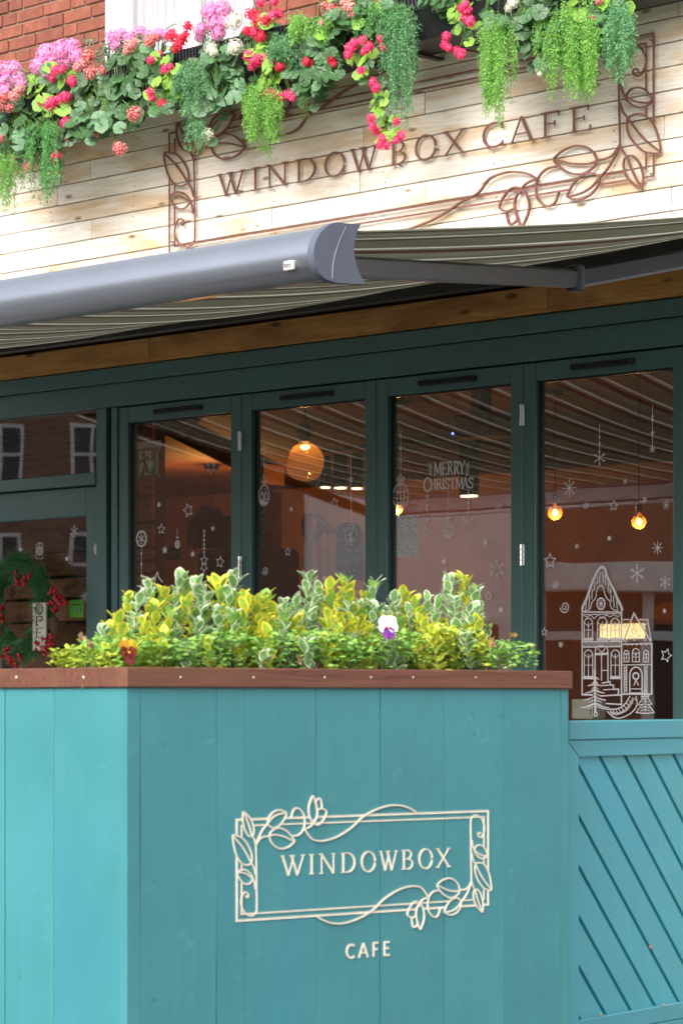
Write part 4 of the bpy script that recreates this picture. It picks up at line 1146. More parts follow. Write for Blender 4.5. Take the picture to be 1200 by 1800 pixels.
# ------------------------------------------------------------------ across the street (seen mirrored in the glass)
def house(fr, x0, x1, top, mt, label, wins, ww, wh, roof=True, cols=(), name='terraced_house', bands=False):
    t = Thing(name, label, 'house', fr, x0, 0, -EYE)
    m = MB(); m.box(x0, x1, 0, 6, -EYE - .1, top); w = t.part('wall', m, mt)
    if roof:
        m = MB(); m.xprism([(-.25, top), (6.2, top), (3, top + 2.2)], x0 - .1, x1 + .1); t.part('roof', m, 'house_roof')
        m = MB(); m.box(x0 + .5, x0 + 1.1, 2.4, 3.2, top + 1.2, top + 3.0, .02); t.part('chimney', m, mt)
    for (x, z) in wins:
        m = MB()
        for (a, b, c, d) in ((x - ww / 2, x + ww / 2, z - wh / 2, z - wh / 2 + .08), (x - ww / 2, x + ww / 2, z + wh / 2 - .08, z + wh / 2), (x - ww / 2, x - ww / 2 + .08, z - wh / 2 + .08, z + wh / 2 - .08), (x + ww / 2 - .08, x + ww / 2, z - wh / 2 + .08, z + wh / 2 - .08), (x - .03, x + .03, z - wh / 2 + .08, z + wh / 2 - .08), (x - ww / 2 + .08, x - .031, z - .03, z + .03), (x + .031, x + ww / 2 - .08, z - .03, z + .03)):
            m.box(a, b, -.05, .0 - .002, c, d)
        m.box(x - ww / 2 - .06, x + ww / 2 + .06, -.12, -.001, z - wh / 2 - .10, z - wh / 2 - .002)
        f = t.part('window', m, 'white_wood')
        m = MB(); m.box(x - ww / 2 + .08, x + ww / 2 - .08, -.012, -.003, z - wh / 2 + .08, z + wh / 2 - .08); t.part('pane', m, 'window_dark', parent=f)
    return t
HF = Frame(-46, 0, 90)
house(HF, 11.0, 24, 6.6, 'house_brick', 'brown brick house across the street with white sash windows, mirrored in the entrance door glass', [(x, z) for x in (16.2, 18.1, 20, 22) for z in (5.0, 2.75, .3)], .95, 1.25)
HC = Frame(-21, 0, 90)
house(HC, 9.3, 12.0, 3.4, 'house_render', 'cream rendered low building across the street, mirrored in the middle folding doors', [(10.15, .45), (11.6, .25)], .8, 1.0)
HS = Frame(-24, 0, 90)
house(HS, -6, 9.3, 5.5, 'house_brick', 'brick shop building across the street, mirrored in the gingerbread house door', [(x, 3.9) for x in (-4, -1, 2, 5, 8)], 1.1, 1.3)
t = Thing('shop_front', 'white framed shop front with dark glass across the street, mirrored in the gingerbread house door', 'shop front', HS, -3, -.4, -EYE)
m = MB(); m.box(-3, 9.2, -.5, -.02, 1.35, 1.72, .02); t.part('fascia', m, 'white_wood')
m = MB(); m.box(-3, 9.2, -.12, -.02, -EYE, 1.34); t.part('shop_glass', m, 'window_dark')
for k in range(9):
    m = MB(); m.box(9.0 - k * 1.35, 9.14 - k * 1.35, -.2, -.125, -EYE, 1.345); t.part('mullion', m, 'white_wood')
m = MB(); m.box(-3, 9.2, -.19, -.126, .75, .86); t.part('transom', m, 'white_wood')
m = MB(); m.box(-3, 9.2, -.3, -.126, -EYE, -.95); t.part('stall_riser', m, 'white_wood')
m = MB(); m.prism([(6.9, .95), (8.0, .95), (7.45, 1.25)], -.16, -.127); t.part('orange_poster', m, 'shop_orange')

# ------------------------------------------------------------------ white stickers on the glass
DO = GO                                                   # the glass face is at y = -GO
YD = -GO
def dpx(x, y): return FA.px(x, y, DO)
def psz(x, y): p = FA.px(x, y, DO); return FA.world(p[0], 0, 0).y / FPX   # metres per photograph pixel here
XF = 1 / .70                                              # the glass is seen at about 45 degrees: its widths look 0.7 as wide
DD = .0009
def starpts(x, z, r, q=.42, rot=90): return [(x + (r if k % 2 == 0 else r * q) * math.cos(R(rot + 36 * k)), z + (r if k % 2 == 0 else r * q) * math.sin(R(rot + 36 * k))) for k in range(10)]
def d_star(m, px, py, r, solid=False, rot=90, y=None):
    x, z = dpx(px, py); s_ = psz(px, py) * r; y = YD if y is None else y
    if solid: m.prism(starpts(x, z, s_, .42, rot), y - DD, y)
    else: m.ribbon(starpts(x, z, s_, .5, rot), max(.0028, s_ * .14), y, DD, True)
def d_flake(m, px, py, r, kind=0):
    x, z = dpx(px, py); s_ = psz(px, py) * r; w_ = max(.0022, s_ * .10)
    n = 6 if kind != 3 else 8; i = 0
    for k in range(n):
        a = R(90 + 360 / n * k); c, s2 = math.cos(a), math.sin(a); i += 1
        r0 = .0 if kind != 2 else .42
        m.ribbon([(x + c * s_ * r0, z + s2 * s_ * r0), (x + c * s_, z + s2 * s_)], w_, YD, DD + i * .00004)
        if kind == 3: continue
        for q in ((.45, .75) if kind != 1 else (.7,)):
            for da in (-1, 1):
                b = a + da * R(50); L = s_ * (.32 if q < .6 else .26)
                m.ribbon([(x + c * s_ * q, z + s2 * s_ * q), (x + c * s_ * q + math.cos(b) * L, z + s2 * s_ * q + math.sin(b) * L)], w_ * .32, YD, DD + i * .00004 + .00002)
        if kind == 1: m.ribbon(arc(x + c * s_ * .95, z + s2 * s_ * .95, s_ * .10, s_ * .10, 0, 330, 7), w_ * .9, YD, DD + .0004, True)
    if kind == 1: m.ribbon([(x + s_ * .38 * math.cos(R(60 * k)), z + s_ * .38 * math.sin(R(60 * k))) for k in range(6)], w_ * .27, YD, DD + .0005, True)
def d_swirl(m, px, py, r):
    x, z = dpx(px, py); s_ = psz(px, py) * r
    m.ribbon([(x + s_ * (.15 + .85 * k / 26) * math.cos(R(-k * 24 + 90)), z + s_ * (.15 + .85 * k / 26) * math.sin(R(-k * 24 + 90))) for k in range(27)], max(.003, s_ * .16), YD, DD)
def d_dot(m, px, py, r):
    x, z = dpx(px, py); s_ = psz(px, py) * r; m.prism([(x + s_ * math.cos(R(k * 24)), z + s_ * math.sin(R(k * 24))) for k in range(15)], YD - DD, YD)
def d_string(m, px, y0, y1, beads=()):
    (x, z1), (x2, z0) = dpx(px, y0), dpx(px, y1); s_ = psz(px, y0)
    m.ribbon([(x, z0), (x, z1)], s_ * .9, YD, DD * .6)
    for b in beads:
        bz = dpx(px, b)[1]; m.prism([(x + s_ * 2.2 * math.cos(R(k * 45)), bz + s_ * 2.6 * math.sin(R(k * 45))) for k in range(8)], YD - DD, YD - .0001)
def d_bow(m, px, py, r):
    x, z = dpx(px, py); s_ = psz(px, py) * r
    for sx in (-1, 1):
        m.ribbon([(x, z), (x + sx * s_ * .9, z + s_ * .8), (x + sx * s_ * 1.3, z + s_ * .3), (x + sx * s_ * .9, z - s_ * .1)], s_ * .25, YD, DD + .0001 + (.00005 if sx > 0 else 0), True)
        m.ribbon([(x, z), (x + sx * s_ * .8, z - s_ * .9)], s_ * .2, YD, DD + .0002 + (.00005 if sx > 0 else 0))
def d_bauble(m, px, py, rx, ry, fill='net', top=None, beads=(), bow=True):
    x, z = dpx(px, py); s_ = psz(px, py); a, b = rx * s_ * XF, ry * s_
    m.ribbon(arc(x, z, a, b, 0, 352, 28), s_ * 1.6, YD, DD, True)
    if top: d_string(m, px, top, py - ry - 4, beads)
    if bow: d_bow(m, px, py - ry - 5, rx * .55)
    r_ = random.Random(int(px))
    if fill == 'net':
        for k, q in enumerate((-.5, 0, .5)): m.ribbon(arc(x, z + b * q, a * math.sqrt(1 - q * q), b * .2, 180, 360, 10), s_ * 1.1, YD, DD + .0001 * (k + 1))
        for k, q in enumerate((-.5, 0, .5)): m.ribbon([(x + a * q * math.sqrt(max(0, 1 - (j / 5.) ** 2)), z + b * j / 5.) for j in range(-5, 6)], s_ * 1.1, YD, DD + .0005 + .0001 * k)
    elif fill == 'scene':
        m.prism([(x - a * .8, z - b * .55), (x - a * .3, z - b * .45), (x + a * .3, z - b * .6), (x + a * .75, z - b * .6), (x + a * .4, z - b * .88), (x - a * .4, z - b * .88)], YD - DD, YD - .0001)
        for sx in (-.35, .4): m.ribbon([(x + a * (sx - .28), z - b * .4), (x + a * (sx - .28), z), (x + a * sx, z + b * .28), (x + a * (sx + .28), z), (x + a * (sx + .28), z - b * .4)], s_ * 1.6, YD, DD + .0002, True)
        for k in range(6): m.prism([(x + a * .5 * math.cos(k) + s_ * 1.2 * math.cos(R(j * 60)), z + b * (.45 + .2 * math.sin(k * 2)) + s_ * 1.2 * math.sin(R(j * 60))) for j in range(6)], YD - DD - .0001, YD - .0001)
    elif fill == 'dense':
        for k in range(26):
            an, rr_ = r_.uniform(0, 6.28), r_.uniform(.1, .85)
            cx_, cz_ = x + a * rr_ * math.cos(an), z + b * rr_ * math.sin(an)
            m.ribbon(arc(cx_, cz_, s_ * 2.4, s_ * 2.4, r_.uniform(0, 180), r_.uniform(200, 360), 6), s_ * 1.2, YD, DD + .00003 * k)
    elif fill == 'flake':
        m.ribbon(arc(x, z, a * .9, b * .9, 0, 352, 24), s_ * 2.6, YD, DD + .0001, True)
        for k in range(6): m.ribbon([(x, z), (x + a * .68 * math.cos(R(60 * k + 30)), z + b * .68 * math.sin(R(60 * k + 30)))], s_ * 2.0, YD, DD + .0002 + k * .00003)
ST = 'sticker_white'
def sticker(name, label, m, at, group=None):
    x, z = dpx(*at)
    return single(name, m, ST, label, 'window sticker', FA, (x, YD, z), group)
def st(kind, label, *a, **k):
    m = MB(); {'star': d_star, 'flake': d_flake, 'swirl': d_swirl, 'dot': d_dot, 'bauble': d_bauble}[kind](m, *a, **k)
    nm = {'star': 'star_sticker', 'flake': 'snowflake_sticker', 'swirl': 'swirl_sticker', 'dot': 'dot_sticker', 'bauble': 'bauble_sticker'}[kind]
    return sticker(nm, label, m, (a[0], a[1]), 'white christmas stickers on the glass')
# first door
st('flake', 'round white snowflake wreath sticker at the upper right of the leftmost folding door', 371, 822, 12, 2)
st('flake', 'small white snowflake sticker stuck over the exit sign', 265, 816, 9, 0)
st('dot', 'white dot sticker below the exit sign in the leftmost folding door', 280, 887, 4.5)
st('star', 'tilted outlined star sticker in the middle of the leftmost folding door', 331, 897, 12, rot=105)
st('star', 'small outlined star sticker right of the ringed bauble in the leftmost folding door', 284, 930, 9, rot=85)
st('star', 'solid white star sticker above the dark wall sign in the leftmost folding door', 290, 967, 8, True)
st('star', 'small solid star sticker between the two hanging ornaments of the leftmost folding door', 339, 974, 6.5, True)
st('star', 'small solid star sticker beside the dark machine in the leftmost folding door', 374, 929, 6, True)
st('star', 'outlined star sticker at the lower right corner of the leftmost folding door', 387, 988, 10, rot=80)
m = MB(); d_bauble(m, 249, 947, 9.5, 14, 'flake', bow=False); d_string(m, 249, 962, 1045, (973, 1012, 1034)); d_star(m, 249, 991, 4, True); sticker('bauble_sticker', 'thick ringed bauble sticker with a beaded tail at the left of the leftmost folding door', m, (249, 947))
m = MB(); d_bauble(m, 312, 957, 4, 6.5, 'net', top=929, bow=True); sticker('bauble_sticker', 'tiny hanging bauble sticker in the middle of the leftmost folding door', m, (312, 957))
m = MB(); d_string(m, 359, 931, 977, (934, 941, 949, 957, 964, 971)); d_star(m, 359, 985, 9); d_star(m, 359, 997, 9, rot=-90); sticker('star_pendant_sticker', 'two stars hanging on a beaded string in the leftmost folding door', m, (359, 985))
m = MB(); x, z = dpx(277, 1022); s_ = psz(277, 1022)
m.ribbon(spline([(x - 9 * s_, z - 18 * s_), (x - 6 * s_, z + 4 * s_), (x, z + 16 * s_), (x + 3 * s_, z + 8 * s_), (x + 14 * s_, z - 2 * s_)], 4), s_ * 2.5, YD, DD); m.ribbon(spline([(x + 20 * s_, z - 10 * s_), (x + 32 * s_, z - 28 * s_), (x + 30 * s_, z - 60 * s_)], 4), s_ * 2.5, YD, DD); sticker('curl_sticker', 'curling bell ribbon sticker half hidden by the yellow shrubs', m, (277, 1022))
# second door
m = MB(); d_bauble(m, 464, 871, 9.5, 18, 'scene', top=782, beads=(795, 817, 838)); sticker('bauble_sticker', 'oval bauble sticker with a village scene at the left of the second folding door', m, (464, 871))
m = MB(); d_bauble(m, 617, 940, 10, 18, 'dense', top=790, beads=(880, 897), bow=False); d_star(m, 617, 843, 5); sticker('bauble_sticker', 'crowded round bauble sticker over the arched chalkboard in the second folding door', m, (617, 940))
st('star', 'faint outlined star sticker above the cream wall in the second folding door', 588, 884, 9, rot=100)
st('star', 'small solid star sticker below the amber pendant lamp', 512, 895, 6, True, rot=70)
st('star', 'tiny star sticker right under the amber pendant lamp', 538, 873, 5, True)
st('star', 'outlined star sticker low on the cream wall in the second folding door', 506, 970, 7)
st('star', 'solid star sticker just above the shrubs in the second folding door', 570, 1016, 7, True)
st('swirl', 'oval swirl sticker at the lower left of the second folding door', 466, 1003, 8)
# third door
m = MB(); d_bauble(m, 704, 872, 13, 22, 'net', top=755, beads=(767, 789, 812, 836)); sticker('bauble_sticker', 'large netted bauble sticker at the left of the merry christmas door', m, (704, 872))
t = Thing('merry_christmas_sticker', 'white MERRY CHRISTMAS lettering sticker with three hanging ornaments', 'window sticker', FA, dpx(787, 838)[0], YD, dpx(787, 838)[1])
def word(word_, xs, ytop, ybot, tall=()):
    for ch, (a, b) in zip(word_, xs):
        mid_ = (a + b) / 2
        (x0, _), (x1, _) = dpx(a, ytop), dpx(b, ytop)
        z0_ = dpx(mid_, ybot[0] + (ybot[1] - ybot[0]) * (mid_ - xs[0][0]) / (xs[-1][1] - xs[0][0]))[1]
        z1_ = dpx(mid_, ytop + (ybot[1] - ybot[0]) * (mid_ - xs[0][0]) / (xs[-1][1] - xs[0][0]))[1]
        m = MB(); glyph_into(m, ch, x0, z0_, z1_ - z0_, YD, DD, sx=(x1 - x0) / (GL[ch][0] * (z1_ - z0_)), bold=1.15, dstep=.00004); t.part('letter', m, ST)
word('MERRY', [(762, 776), (776, 785), (786, 796), (797, 807), (806, 817)], 813, (836, 833))
word('C', [(744, 756)], 840, (864, 864)); word('HRISTMAS', [(756, 766), (766, 777), (777, 781), (781, 790), (790, 800), (800, 814), (813, 822), (822, 832)], 842, (861, 858))
for sx, cx_ in ((-1, 756), (1, 821)):
    m = MB(); x, z = dpx(cx_, 826); s_ = psz(cx_, 826)
    m.ribbon([(x - sx * 2 * s_, z - 11 * s_), (x, z), (x + sx * 1 * s_, z + 11 * s_)], s_ * .6, YD, DD)
    for k in range(5):
        for q in (-1, 1): m.ribbon([(x, z - 8 * s_ + k * 4 * s_), (x + q * 5 * s_, z - 4 * s_ + k * 4.4 * s_)], s_ * .6, YD, DD + .0001 + k * .00003 + (.00001 if q > 0 else 0))
    t.part('sprig', m, ST)
m = MB(); d_string(m, 751, 864, 916, (872, 880, 888, 896, 905)); d_star(m, 751, 924, 9); d_star(m, 749, 936, 9, rot=-90); t.part('star_ornament', m, ST)
m = MB(); d_bauble(m, 788, 931, 9, 14, 'net', top=862); t.part('bauble_ornament', m, ST)
m = MB(); d_string(m, 823, 860, 905, (868, 876, 884, 893)); d_flake(m, 822, 917, 12, 1); t.part('snowflake_ornament', m, ST)
st('swirl', 'swirl sticker right of the CHRISTMAS word in the third folding door', 876, 888, 8)
st('star', 'slim tilted star sticker at the right of the third folding door', 853, 953, 7, True, rot=75)
st('dot', 'white dot sticker above the tree shaped ornament in the third folding door', 780, 987, 4.5)
st('flake', 'big round snowflake wreath sticker at the right of the third folding door', 873, 1000, 18, 2)
st('flake', 'branched snowflake sticker just above the shrubs in the third folding door', 713, 1048, 17, 0)
st('star', 'outlined star sticker under the big snowflake wreath of the third folding door', 858, 1048, 8)
st('star', 'small solid star sticker low at the right of the third folding door', 880, 1072, 7, True, rot=70)
m = MB(); x, z = dpx(783, 1060); s_ = psz(783, 1060)
m.ribbon([(x - 20 * s_, z - 75 * s_), (x - 17 * s_, z), (x, z + 60 * s_), (x + 17 * s_, z), (x + 20 * s_, z - 75 * s_)], s_ * 2.4, YD, DD, True)
for k in range(6): m.ribbon(spline([(x - 14 * s_, z + 20 * s_ - k * 16 * s_), (x, z + 13 * s_ - k * 16 * s_), (x + 14 * s_, z + 20 * s_ - k * 16 * s_)], 4), s_ * 3, YD, DD + .0002 + k * .00003)
sticker('tree_sticker', 'tall pointed tree sticker behind the shrubs in the third folding door', m, (783, 1060))
m = MB(); x, z = dpx(843, 1140); s_ = psz(843, 1140)
m.ribbon([(x - 10 * s_, z - 40 * s_), (x - 10 * s_, z + 10 * s_), (x, z + 42 * s_), (x + 14 * s_, z + 8 * s_), (x + 14 * s_, z - 40 * s_)], s_ * 2.4, YD, DD)
for k in range(3): m.ribbon(arc(x + 2 * s_, z - 8 * s_ - k * 14 * s_, 7 * s_, 8 * s_, 0, 180, 8), s_ * 1.6, YD, DD + .0002 + k * .0001)
sticker('small_house_sticker', 'narrow house sticker behind the shrubs at the right of the third folding door', m, (843, 1140))
# fourth door
m = MB(); d_string(m, 1053, 746, 792, (768, 780)); d_flake(m, 1053, 805, 12, 1); sticker('snowflake_sticker', 'snowflake sticker hanging on a string above the left bulb of the fourth door', m, (1053, 805))
m = MB(); d_string(m, 1146, 712, 784, (732, 738)); d_star(m, 1146, 761, 5, True); d_flake(m, 1146, 789, 7, 3); sticker('snowflake_sticker', 'thin starburst sticker on a beaded string at the upper right of the fourth door', m, (1146, 789))
st('flake', 'large eight-armed starburst sticker right of the left glowing bulb', 1000, 858, 16, 3)
st('flake', 'small speckled snowflake sticker above the outlined star of the fourth door', 1098, 846, 5, 0)
st('flake', 'tiny snowflake sticker just above the right glowing bulb', 1132, 878, 5, 0)
st('flake', 'starburst sticker at the right edge of the fourth door beside the right bulb', 1170, 888, 9, 3)
st('flake', 'starburst sticker above the large snowflake at the right of the fourth door', 1155, 963, 12, 3)
st('flake', 'tiny snowflake sticker above the large outlined star of the fourth door', 1013, 960, 5, 0)
st('flake', 'large branched snowflake sticker right of the gingerbread house roof', 1119, 1008, 17, 0)
st('flake', 'branched snowflake sticker at the right edge, beside the gingerbread house roof', 1168, 1023, 12, 0)
st('flake', 'tiny snowflake sticker left of the gingerbread house walls', 985, 1133, 5.5, 0)
st('star', 'outlined star sticker between the two glowing bulbs', 1078, 889, 9, rot=85)
st('star', 'large outlined star sticker at the left of the fourth door', 966, 986, 13)
st('star', 'tiny solid star sticker right of the smaller gingerbread gable', 1167, 1074, 5.5, True)
st('star', 'outlined star sticker right of the gingerbread house wall', 1170, 1152, 12, rot=70)
st('star', 'small outlined star sticker at the left of the fourth door beside the shrubs', 956, 1111, 7)
st('swirl', 'small swirl sticker left of the outlined star in the fourth door', 1029, 888, 6.5)
st('swirl', 'small swirl sticker under the large outlined star of the fourth door', 976, 1027, 7)
st('swirl', 'large bold swirl sticker left of the gingerbread tower', 992, 1067, 11)
st('dot', 'white dot sticker under the outlined star of the fourth door', 1070, 946, 4)
# entrance door (its glass is at y = .032)
GO_, YD_ = DO, YD
DO = -.032; YD = .032
st('flake', 'white snowflake sticker at the top right of the entrance door glass', 131, 934, 11, 0)
st('dot', 'white dot sticker right of the wreath on the entrance door glass', 118, 982, 3.8)
m = MB(); x, z = dpx(37, 966); s_ = psz(37, 966) * 8; m.prism([(x + (s_ if k % 2 == 0 else s_ * .3) * math.cos(R(45 * k)) , z + (s_ if k % 2 == 0 else s_ * .3) * math.sin(R(45 * k))) for k in range(8)], YD - DD, YD); sticker('star_sticker', 'four pointed white star sticker just above the wreath', m, (37, 966))
m = MB(); d_bauble(m, 70, 968, 5, 8, 'net', top=None); x, z = dpx(70, 968); s_ = psz(70, 968); m.ribbon([(x - 9 * s_, z - 14 * s_), (x + 9 * s_, z - 14 * s_), (x + 9 * s_, z + 12 * s_), (x - 9 * s_, z + 12 * s_)], s_ * 1.2, YD, DD, True); sticker('bauble_sticker', 'small framed bauble sticker above the right side of the wreath', m, (70, 968))
x0, z1 = dpx(123, 1055); x1, z0 = dpx(147, 1085)
t = Thing('rating_sticker', 'green rating sticker with a 5 in a black circle, right of the wreath', 'rating sticker', FA, x0, YD, z0)
m = MB(); m.box(x0, x1, YD - .0012, YD - .0002, z0, z1); t.part('green_card', m, 'green_label')
cx_, cz_ = x0 + (x1 - x0) * .72, z0 + (z1 - z0) * .36
m = MB(); m.prism([(cx_ + .0135 * math.cos(R(k * 20)), cz_ + .0135 * math.sin(R(k * 20))) for k in range(18)], YD - .0020, YD - .0013); m.box(x0 + .012, x1 - .012, YD - .0018, YD - .0013, z1 - .024, z1 - .020); t.part('black_disc', m, 'ink')
m = MB(); glyph_into(m, '5', cx_ - .0065, cz_ - .009, .018, YD - .0021, .0005, sx=1.1, font=GS); t.part('numeral', m, 'label_white')
DO, YD = GO_, YD_

# gingerbread house sticker
t = Thing('gingerbread_house_sticker', 'large white gingerbread house sticker with tower, fir trees and cobbled path', 'window sticker', FA, dpx(1083, 1130)[0], YD, dpx(1083, 1240)[1])
def g(p): return dpx(1000 + p[0] / 6, 980 + p[1] / 6)
GU = psz(1083, 1130) / 6 * 1.15
gi = [0]
def gl(m, pts, w=11, closed=False, sm=0):
    q = [g(p) for p in pts]
    if sm: q = spline(q, sm, closed)
    gi[0] += 1
    m.ribbon(q, w * GU, YD, DD + (gi[0] % 40) * .00003, closed)
def garch(m, x0, x1, yt, yb, w=9, lattice=True, sill=True):
    cx_ = (x0 + x1) / 2; r_ = (x1 - x0) / 2
    pts = [(x0, yb)] + [(cx_ - r_ * math.cos(R(a)), yt + r_ * 1.3 - r_ * 1.3 * math.sin(R(a))) for a in range(0, 181, 20)] + [(x1, yb)]
    gl(m, pts, w, True)
    if lattice:
        gl(m, [(cx_, yt + r_ * .9), (cx_, yb)], 7); gl(m, [(x0, (yt + yb) / 2 + 20), (x1, (yt + yb) / 2 + 20)], 7)
        gl(m, [(x0 + 6, yt + r_ * 1.1), (cx_, yt + r_ * 1.9), (x1 - 6, yt + r_ * 1.1)], 7)
    if sill: gl(m, [(x0 - 8, yb + 14), (x1 + 8, yb + 14)], 24)
m = MB(); gl(m, [(135, 1450), (135, 560)], 13); gl(m, [(550, 560), (550, 1450)], 15); gl(m, [(130, 575), (555, 575)], 12); gl(m, [(135, 603), (550, 590)], 8)
gl(m, [(140, 890), (550, 885)], 12); gl(m, [(140, 945), (550, 938)], 12)
for k in range(17): gl(m, [(150 + k * 24, 938), (172 + k * 24, 896)], 7)
gl(m, [(150, 608), (185, 630), (220, 605), (262, 645), (305, 600), (345, 640), (390, 603), (430, 628), (470, 603), (510, 625), (545, 600)], 7); gl(m, [(130, 1445), (250, 1450)], 16); gl(m, [(455, 1300), (455, 1300 + 2)], 5)
t.part('tower_wall', m, ST)
m = MB(); gl(m, [(135, 560), (150, 500), (185, 430), (215, 340), (240, 270), (280, 180), (315, 120), (345, 100), (380, 125), (395, 190), (430, 270), (470, 340), (500, 420), (540, 500), (560, 560)], 26, sm=3)
for x_, y0, y1 in ((300, 190, 280), (325, 150, 270), (350, 150, 270), (375, 170, 290), (245, 330, 440), (215, 400, 540), (180, 470, 565), (410, 270, 380), (435, 330, 470), (465, 400, 530), (500, 460, 565), (270, 250, 350)): gl(m, [(x_, y0), (x_ - 8 if x_ < 340 else x_ + 8, y1)], 9)
gl(m, [(150, 568), (215, 545), (240, 470), (275, 430), (290, 350), (315, 300), (350, 300), (370, 370), (395, 430), (425, 460), (440, 530), (500, 565)], 9, sm=3)
gl(m, arc(333, 487, 42, 60, 0, 350, 20), 13, True)
for k in range(4): gl(m, [(333 - 38 * math.cos(R(45 * k)), 487 - 55 * math.sin(R(45 * k))), (333 + 38 * math.cos(R(45 * k)), 487 + 55 * math.sin(R(45 * k)))], 6)
t.part('tower_roof', m, ST)
m = MB(); garch(m, 155, 245, 640, 850); garch(m, 297, 400, 630, 850); garch(m, 438, 528, 640, 850); garch(m, 157, 247, 975, 1255); garch(m, 440, 530, 975, 1255); t.part('tower_windows', m, ST)
m = MB(); gl(m, [(272, 1180), (272, 1025), (408, 1020), (408, 1310)], 12); gl(m, [(340, 1030), (340, 1300)], 9); gl(m, [(345, 1190), (405, 1190)], 9); gl(m, [(272, 1012), (280, 950), (340, 925), (400, 950), (410, 1008)], 10, True); gl(m, [(300, 960), (340, 1000), (380, 960)], 8); t.part('tower_door', m, ST)
m = MB(); gl(m, [(345, 1325), (430, 1310), (430, 1345), (465, 1345), (465, 1390), (520, 1388), (515, 1450), (550, 1455), (550, 1550), (385, 1540)], 12); gl(m, [(350, 1350), (430, 1345)], 9); gl(m, [(360, 1395), (465, 1390)], 9); gl(m, [(330, 1460), (515, 1450)], 12); t.part('steps', m, ST)
m = MB(); gl(m, [(560, 1440), (875, 1440)], 14); gl(m, [(868, 900), (868, 1440)], 16); gl(m, [(560, 1133), (860, 1130)], 9); gl(m, [(560, 915), (870, 905)], 10)
gl(m, [(570, 885), (680, 590), (860, 885)], 16); gl(m, [(565, 655), (640, 652)], 10); gl(m, [(735, 655), (825, 655), (865, 880)], 12); gl(m, [(562, 700), (585, 735), (615, 700)], 8); gl(m, [(760, 690), (790, 730), (825, 690)], 8)
gl(m, [(562, 925), (585, 905), (610, 925), (635, 905), (660, 925), (685, 905), (710, 925), (735, 905), (760, 925), (785, 905), (810, 925), (835, 905), (860, 925)], 7)
for cx_, cz_, r_ in ((685, 780, 24), (685, 720, 14), (645, 840, 16), (730, 840, 16), (685, 860, 12), (600, 880, 12), (800, 860, 14)): gl(m, arc(cx_, cz_, r_, r_ * 1.2, 0, 330, 10), 6, True)
t.part('annex_wall', m, ST)
m = MB(); garch(m, 575, 628, 980, 1100, 9, True, False); garch(m, 665, 738, 960, 1100, 9, True, False); garch(m, 782, 836, 980, 1100, 9, True, False); t.part('annex_windows', m, ST)
m = MB(); garch(m, 638, 768, 1155, 1430, 12, False, False); gl(m, arc(702, 1250, 30, 34, 0, 345, 14), 14, True); gl(m, [(680, 1350), (702, 1290), (730, 1350)], 10); gl(m, [(645, 1385), (762, 1385)], 8); t.part('annex_door', m, ST)
m = MB()
for x_ in (592, 806):
    gl(m, [(x_ - 14, 1140), (x_ - 14, 1430)], 6); gl(m, [(x_ + 14, 1140), (x_ + 14, 1430)], 6)
    for k in range(9): gl(m, [(x_ - 13, 1175 + k * 30), (x_ + 13, 1150 + k * 30)], 11)
t.part('candy_canes', m, ST)
m = MB()
for k, (yy, w_) in enumerate(((1180, 10), (1240, 45), (1310, 75), (1385, 100), (1460, 115), (1540, 150))):
    gl(m, [(270 - w_, yy + 45), (270 - w_ * .4, yy + 28), (270, yy)], 10, sm=3); gl(m, [(270 + w_, yy + 45), (270 + w_ * .4, yy + 28), (270, yy)], 10, sm=3)
gl(m, [(270, 1180), (275, 1640)], 20); gl(m, [(262, 1640), (262, 1670), (295, 1670), (292, 1630)], 9)
for k in range(10):
    for q in (-1, 1): gl(m, [(272, 1260 + k * 34), (272 + q * (18 + k * 7), 1290 + k * 34)], 7)
t.part('fir_tree', m, ST)
m = MB(); gl(m, [(800, 1395), (760, 1470), (785, 1465), (725, 1555), (765, 1550), (705, 1635), (800, 1645), (892, 1635), (835, 1550), (870, 1545), (820, 1465), (840, 1460), (800, 1395)], 9); gl(m, [(800, 1400), (800, 1640)], 6)
for k in range(6): gl(m, [(800, 1450 + k * 30), (785 - k * 8, 1470 + k * 30)], 6); gl(m, [(800, 1450 + k * 30), (815 + k * 8, 1470 + k * 30)], 6)
t.part('small_fir_tree', m, ST)
m = MB(); gl(m, [(330, 1590), (420, 1600), (520, 1590), (590, 1540), (640, 1460)], 10, sm=4); gl(m, [(400, 1620), (450, 1670), (520, 1695), (620, 1660), (690, 1600), (715, 1530), (700, 1460)], 10, sm=4)
r_ = random.Random(8)
for k in range(9): 
    u_ = k / 8; gl(m, [(430 + 230 * u_ ** 1.0, 1610 - 130 * u_ ** 2), (460 + 245 * u_, 1672 - 170 * u_ ** 2 + 0)], 7)
for q in (.35, .7): gl(m, [(430 + 12 * q, 1610 + 45 * q), (520, 1630 + 30 * q), (600 + 20 * q, 1570 + 50 * q), (655 + 30 * q, 1480 + 30 * q)], 7, sm=3)
t.part('cobbled_path', m, ST)
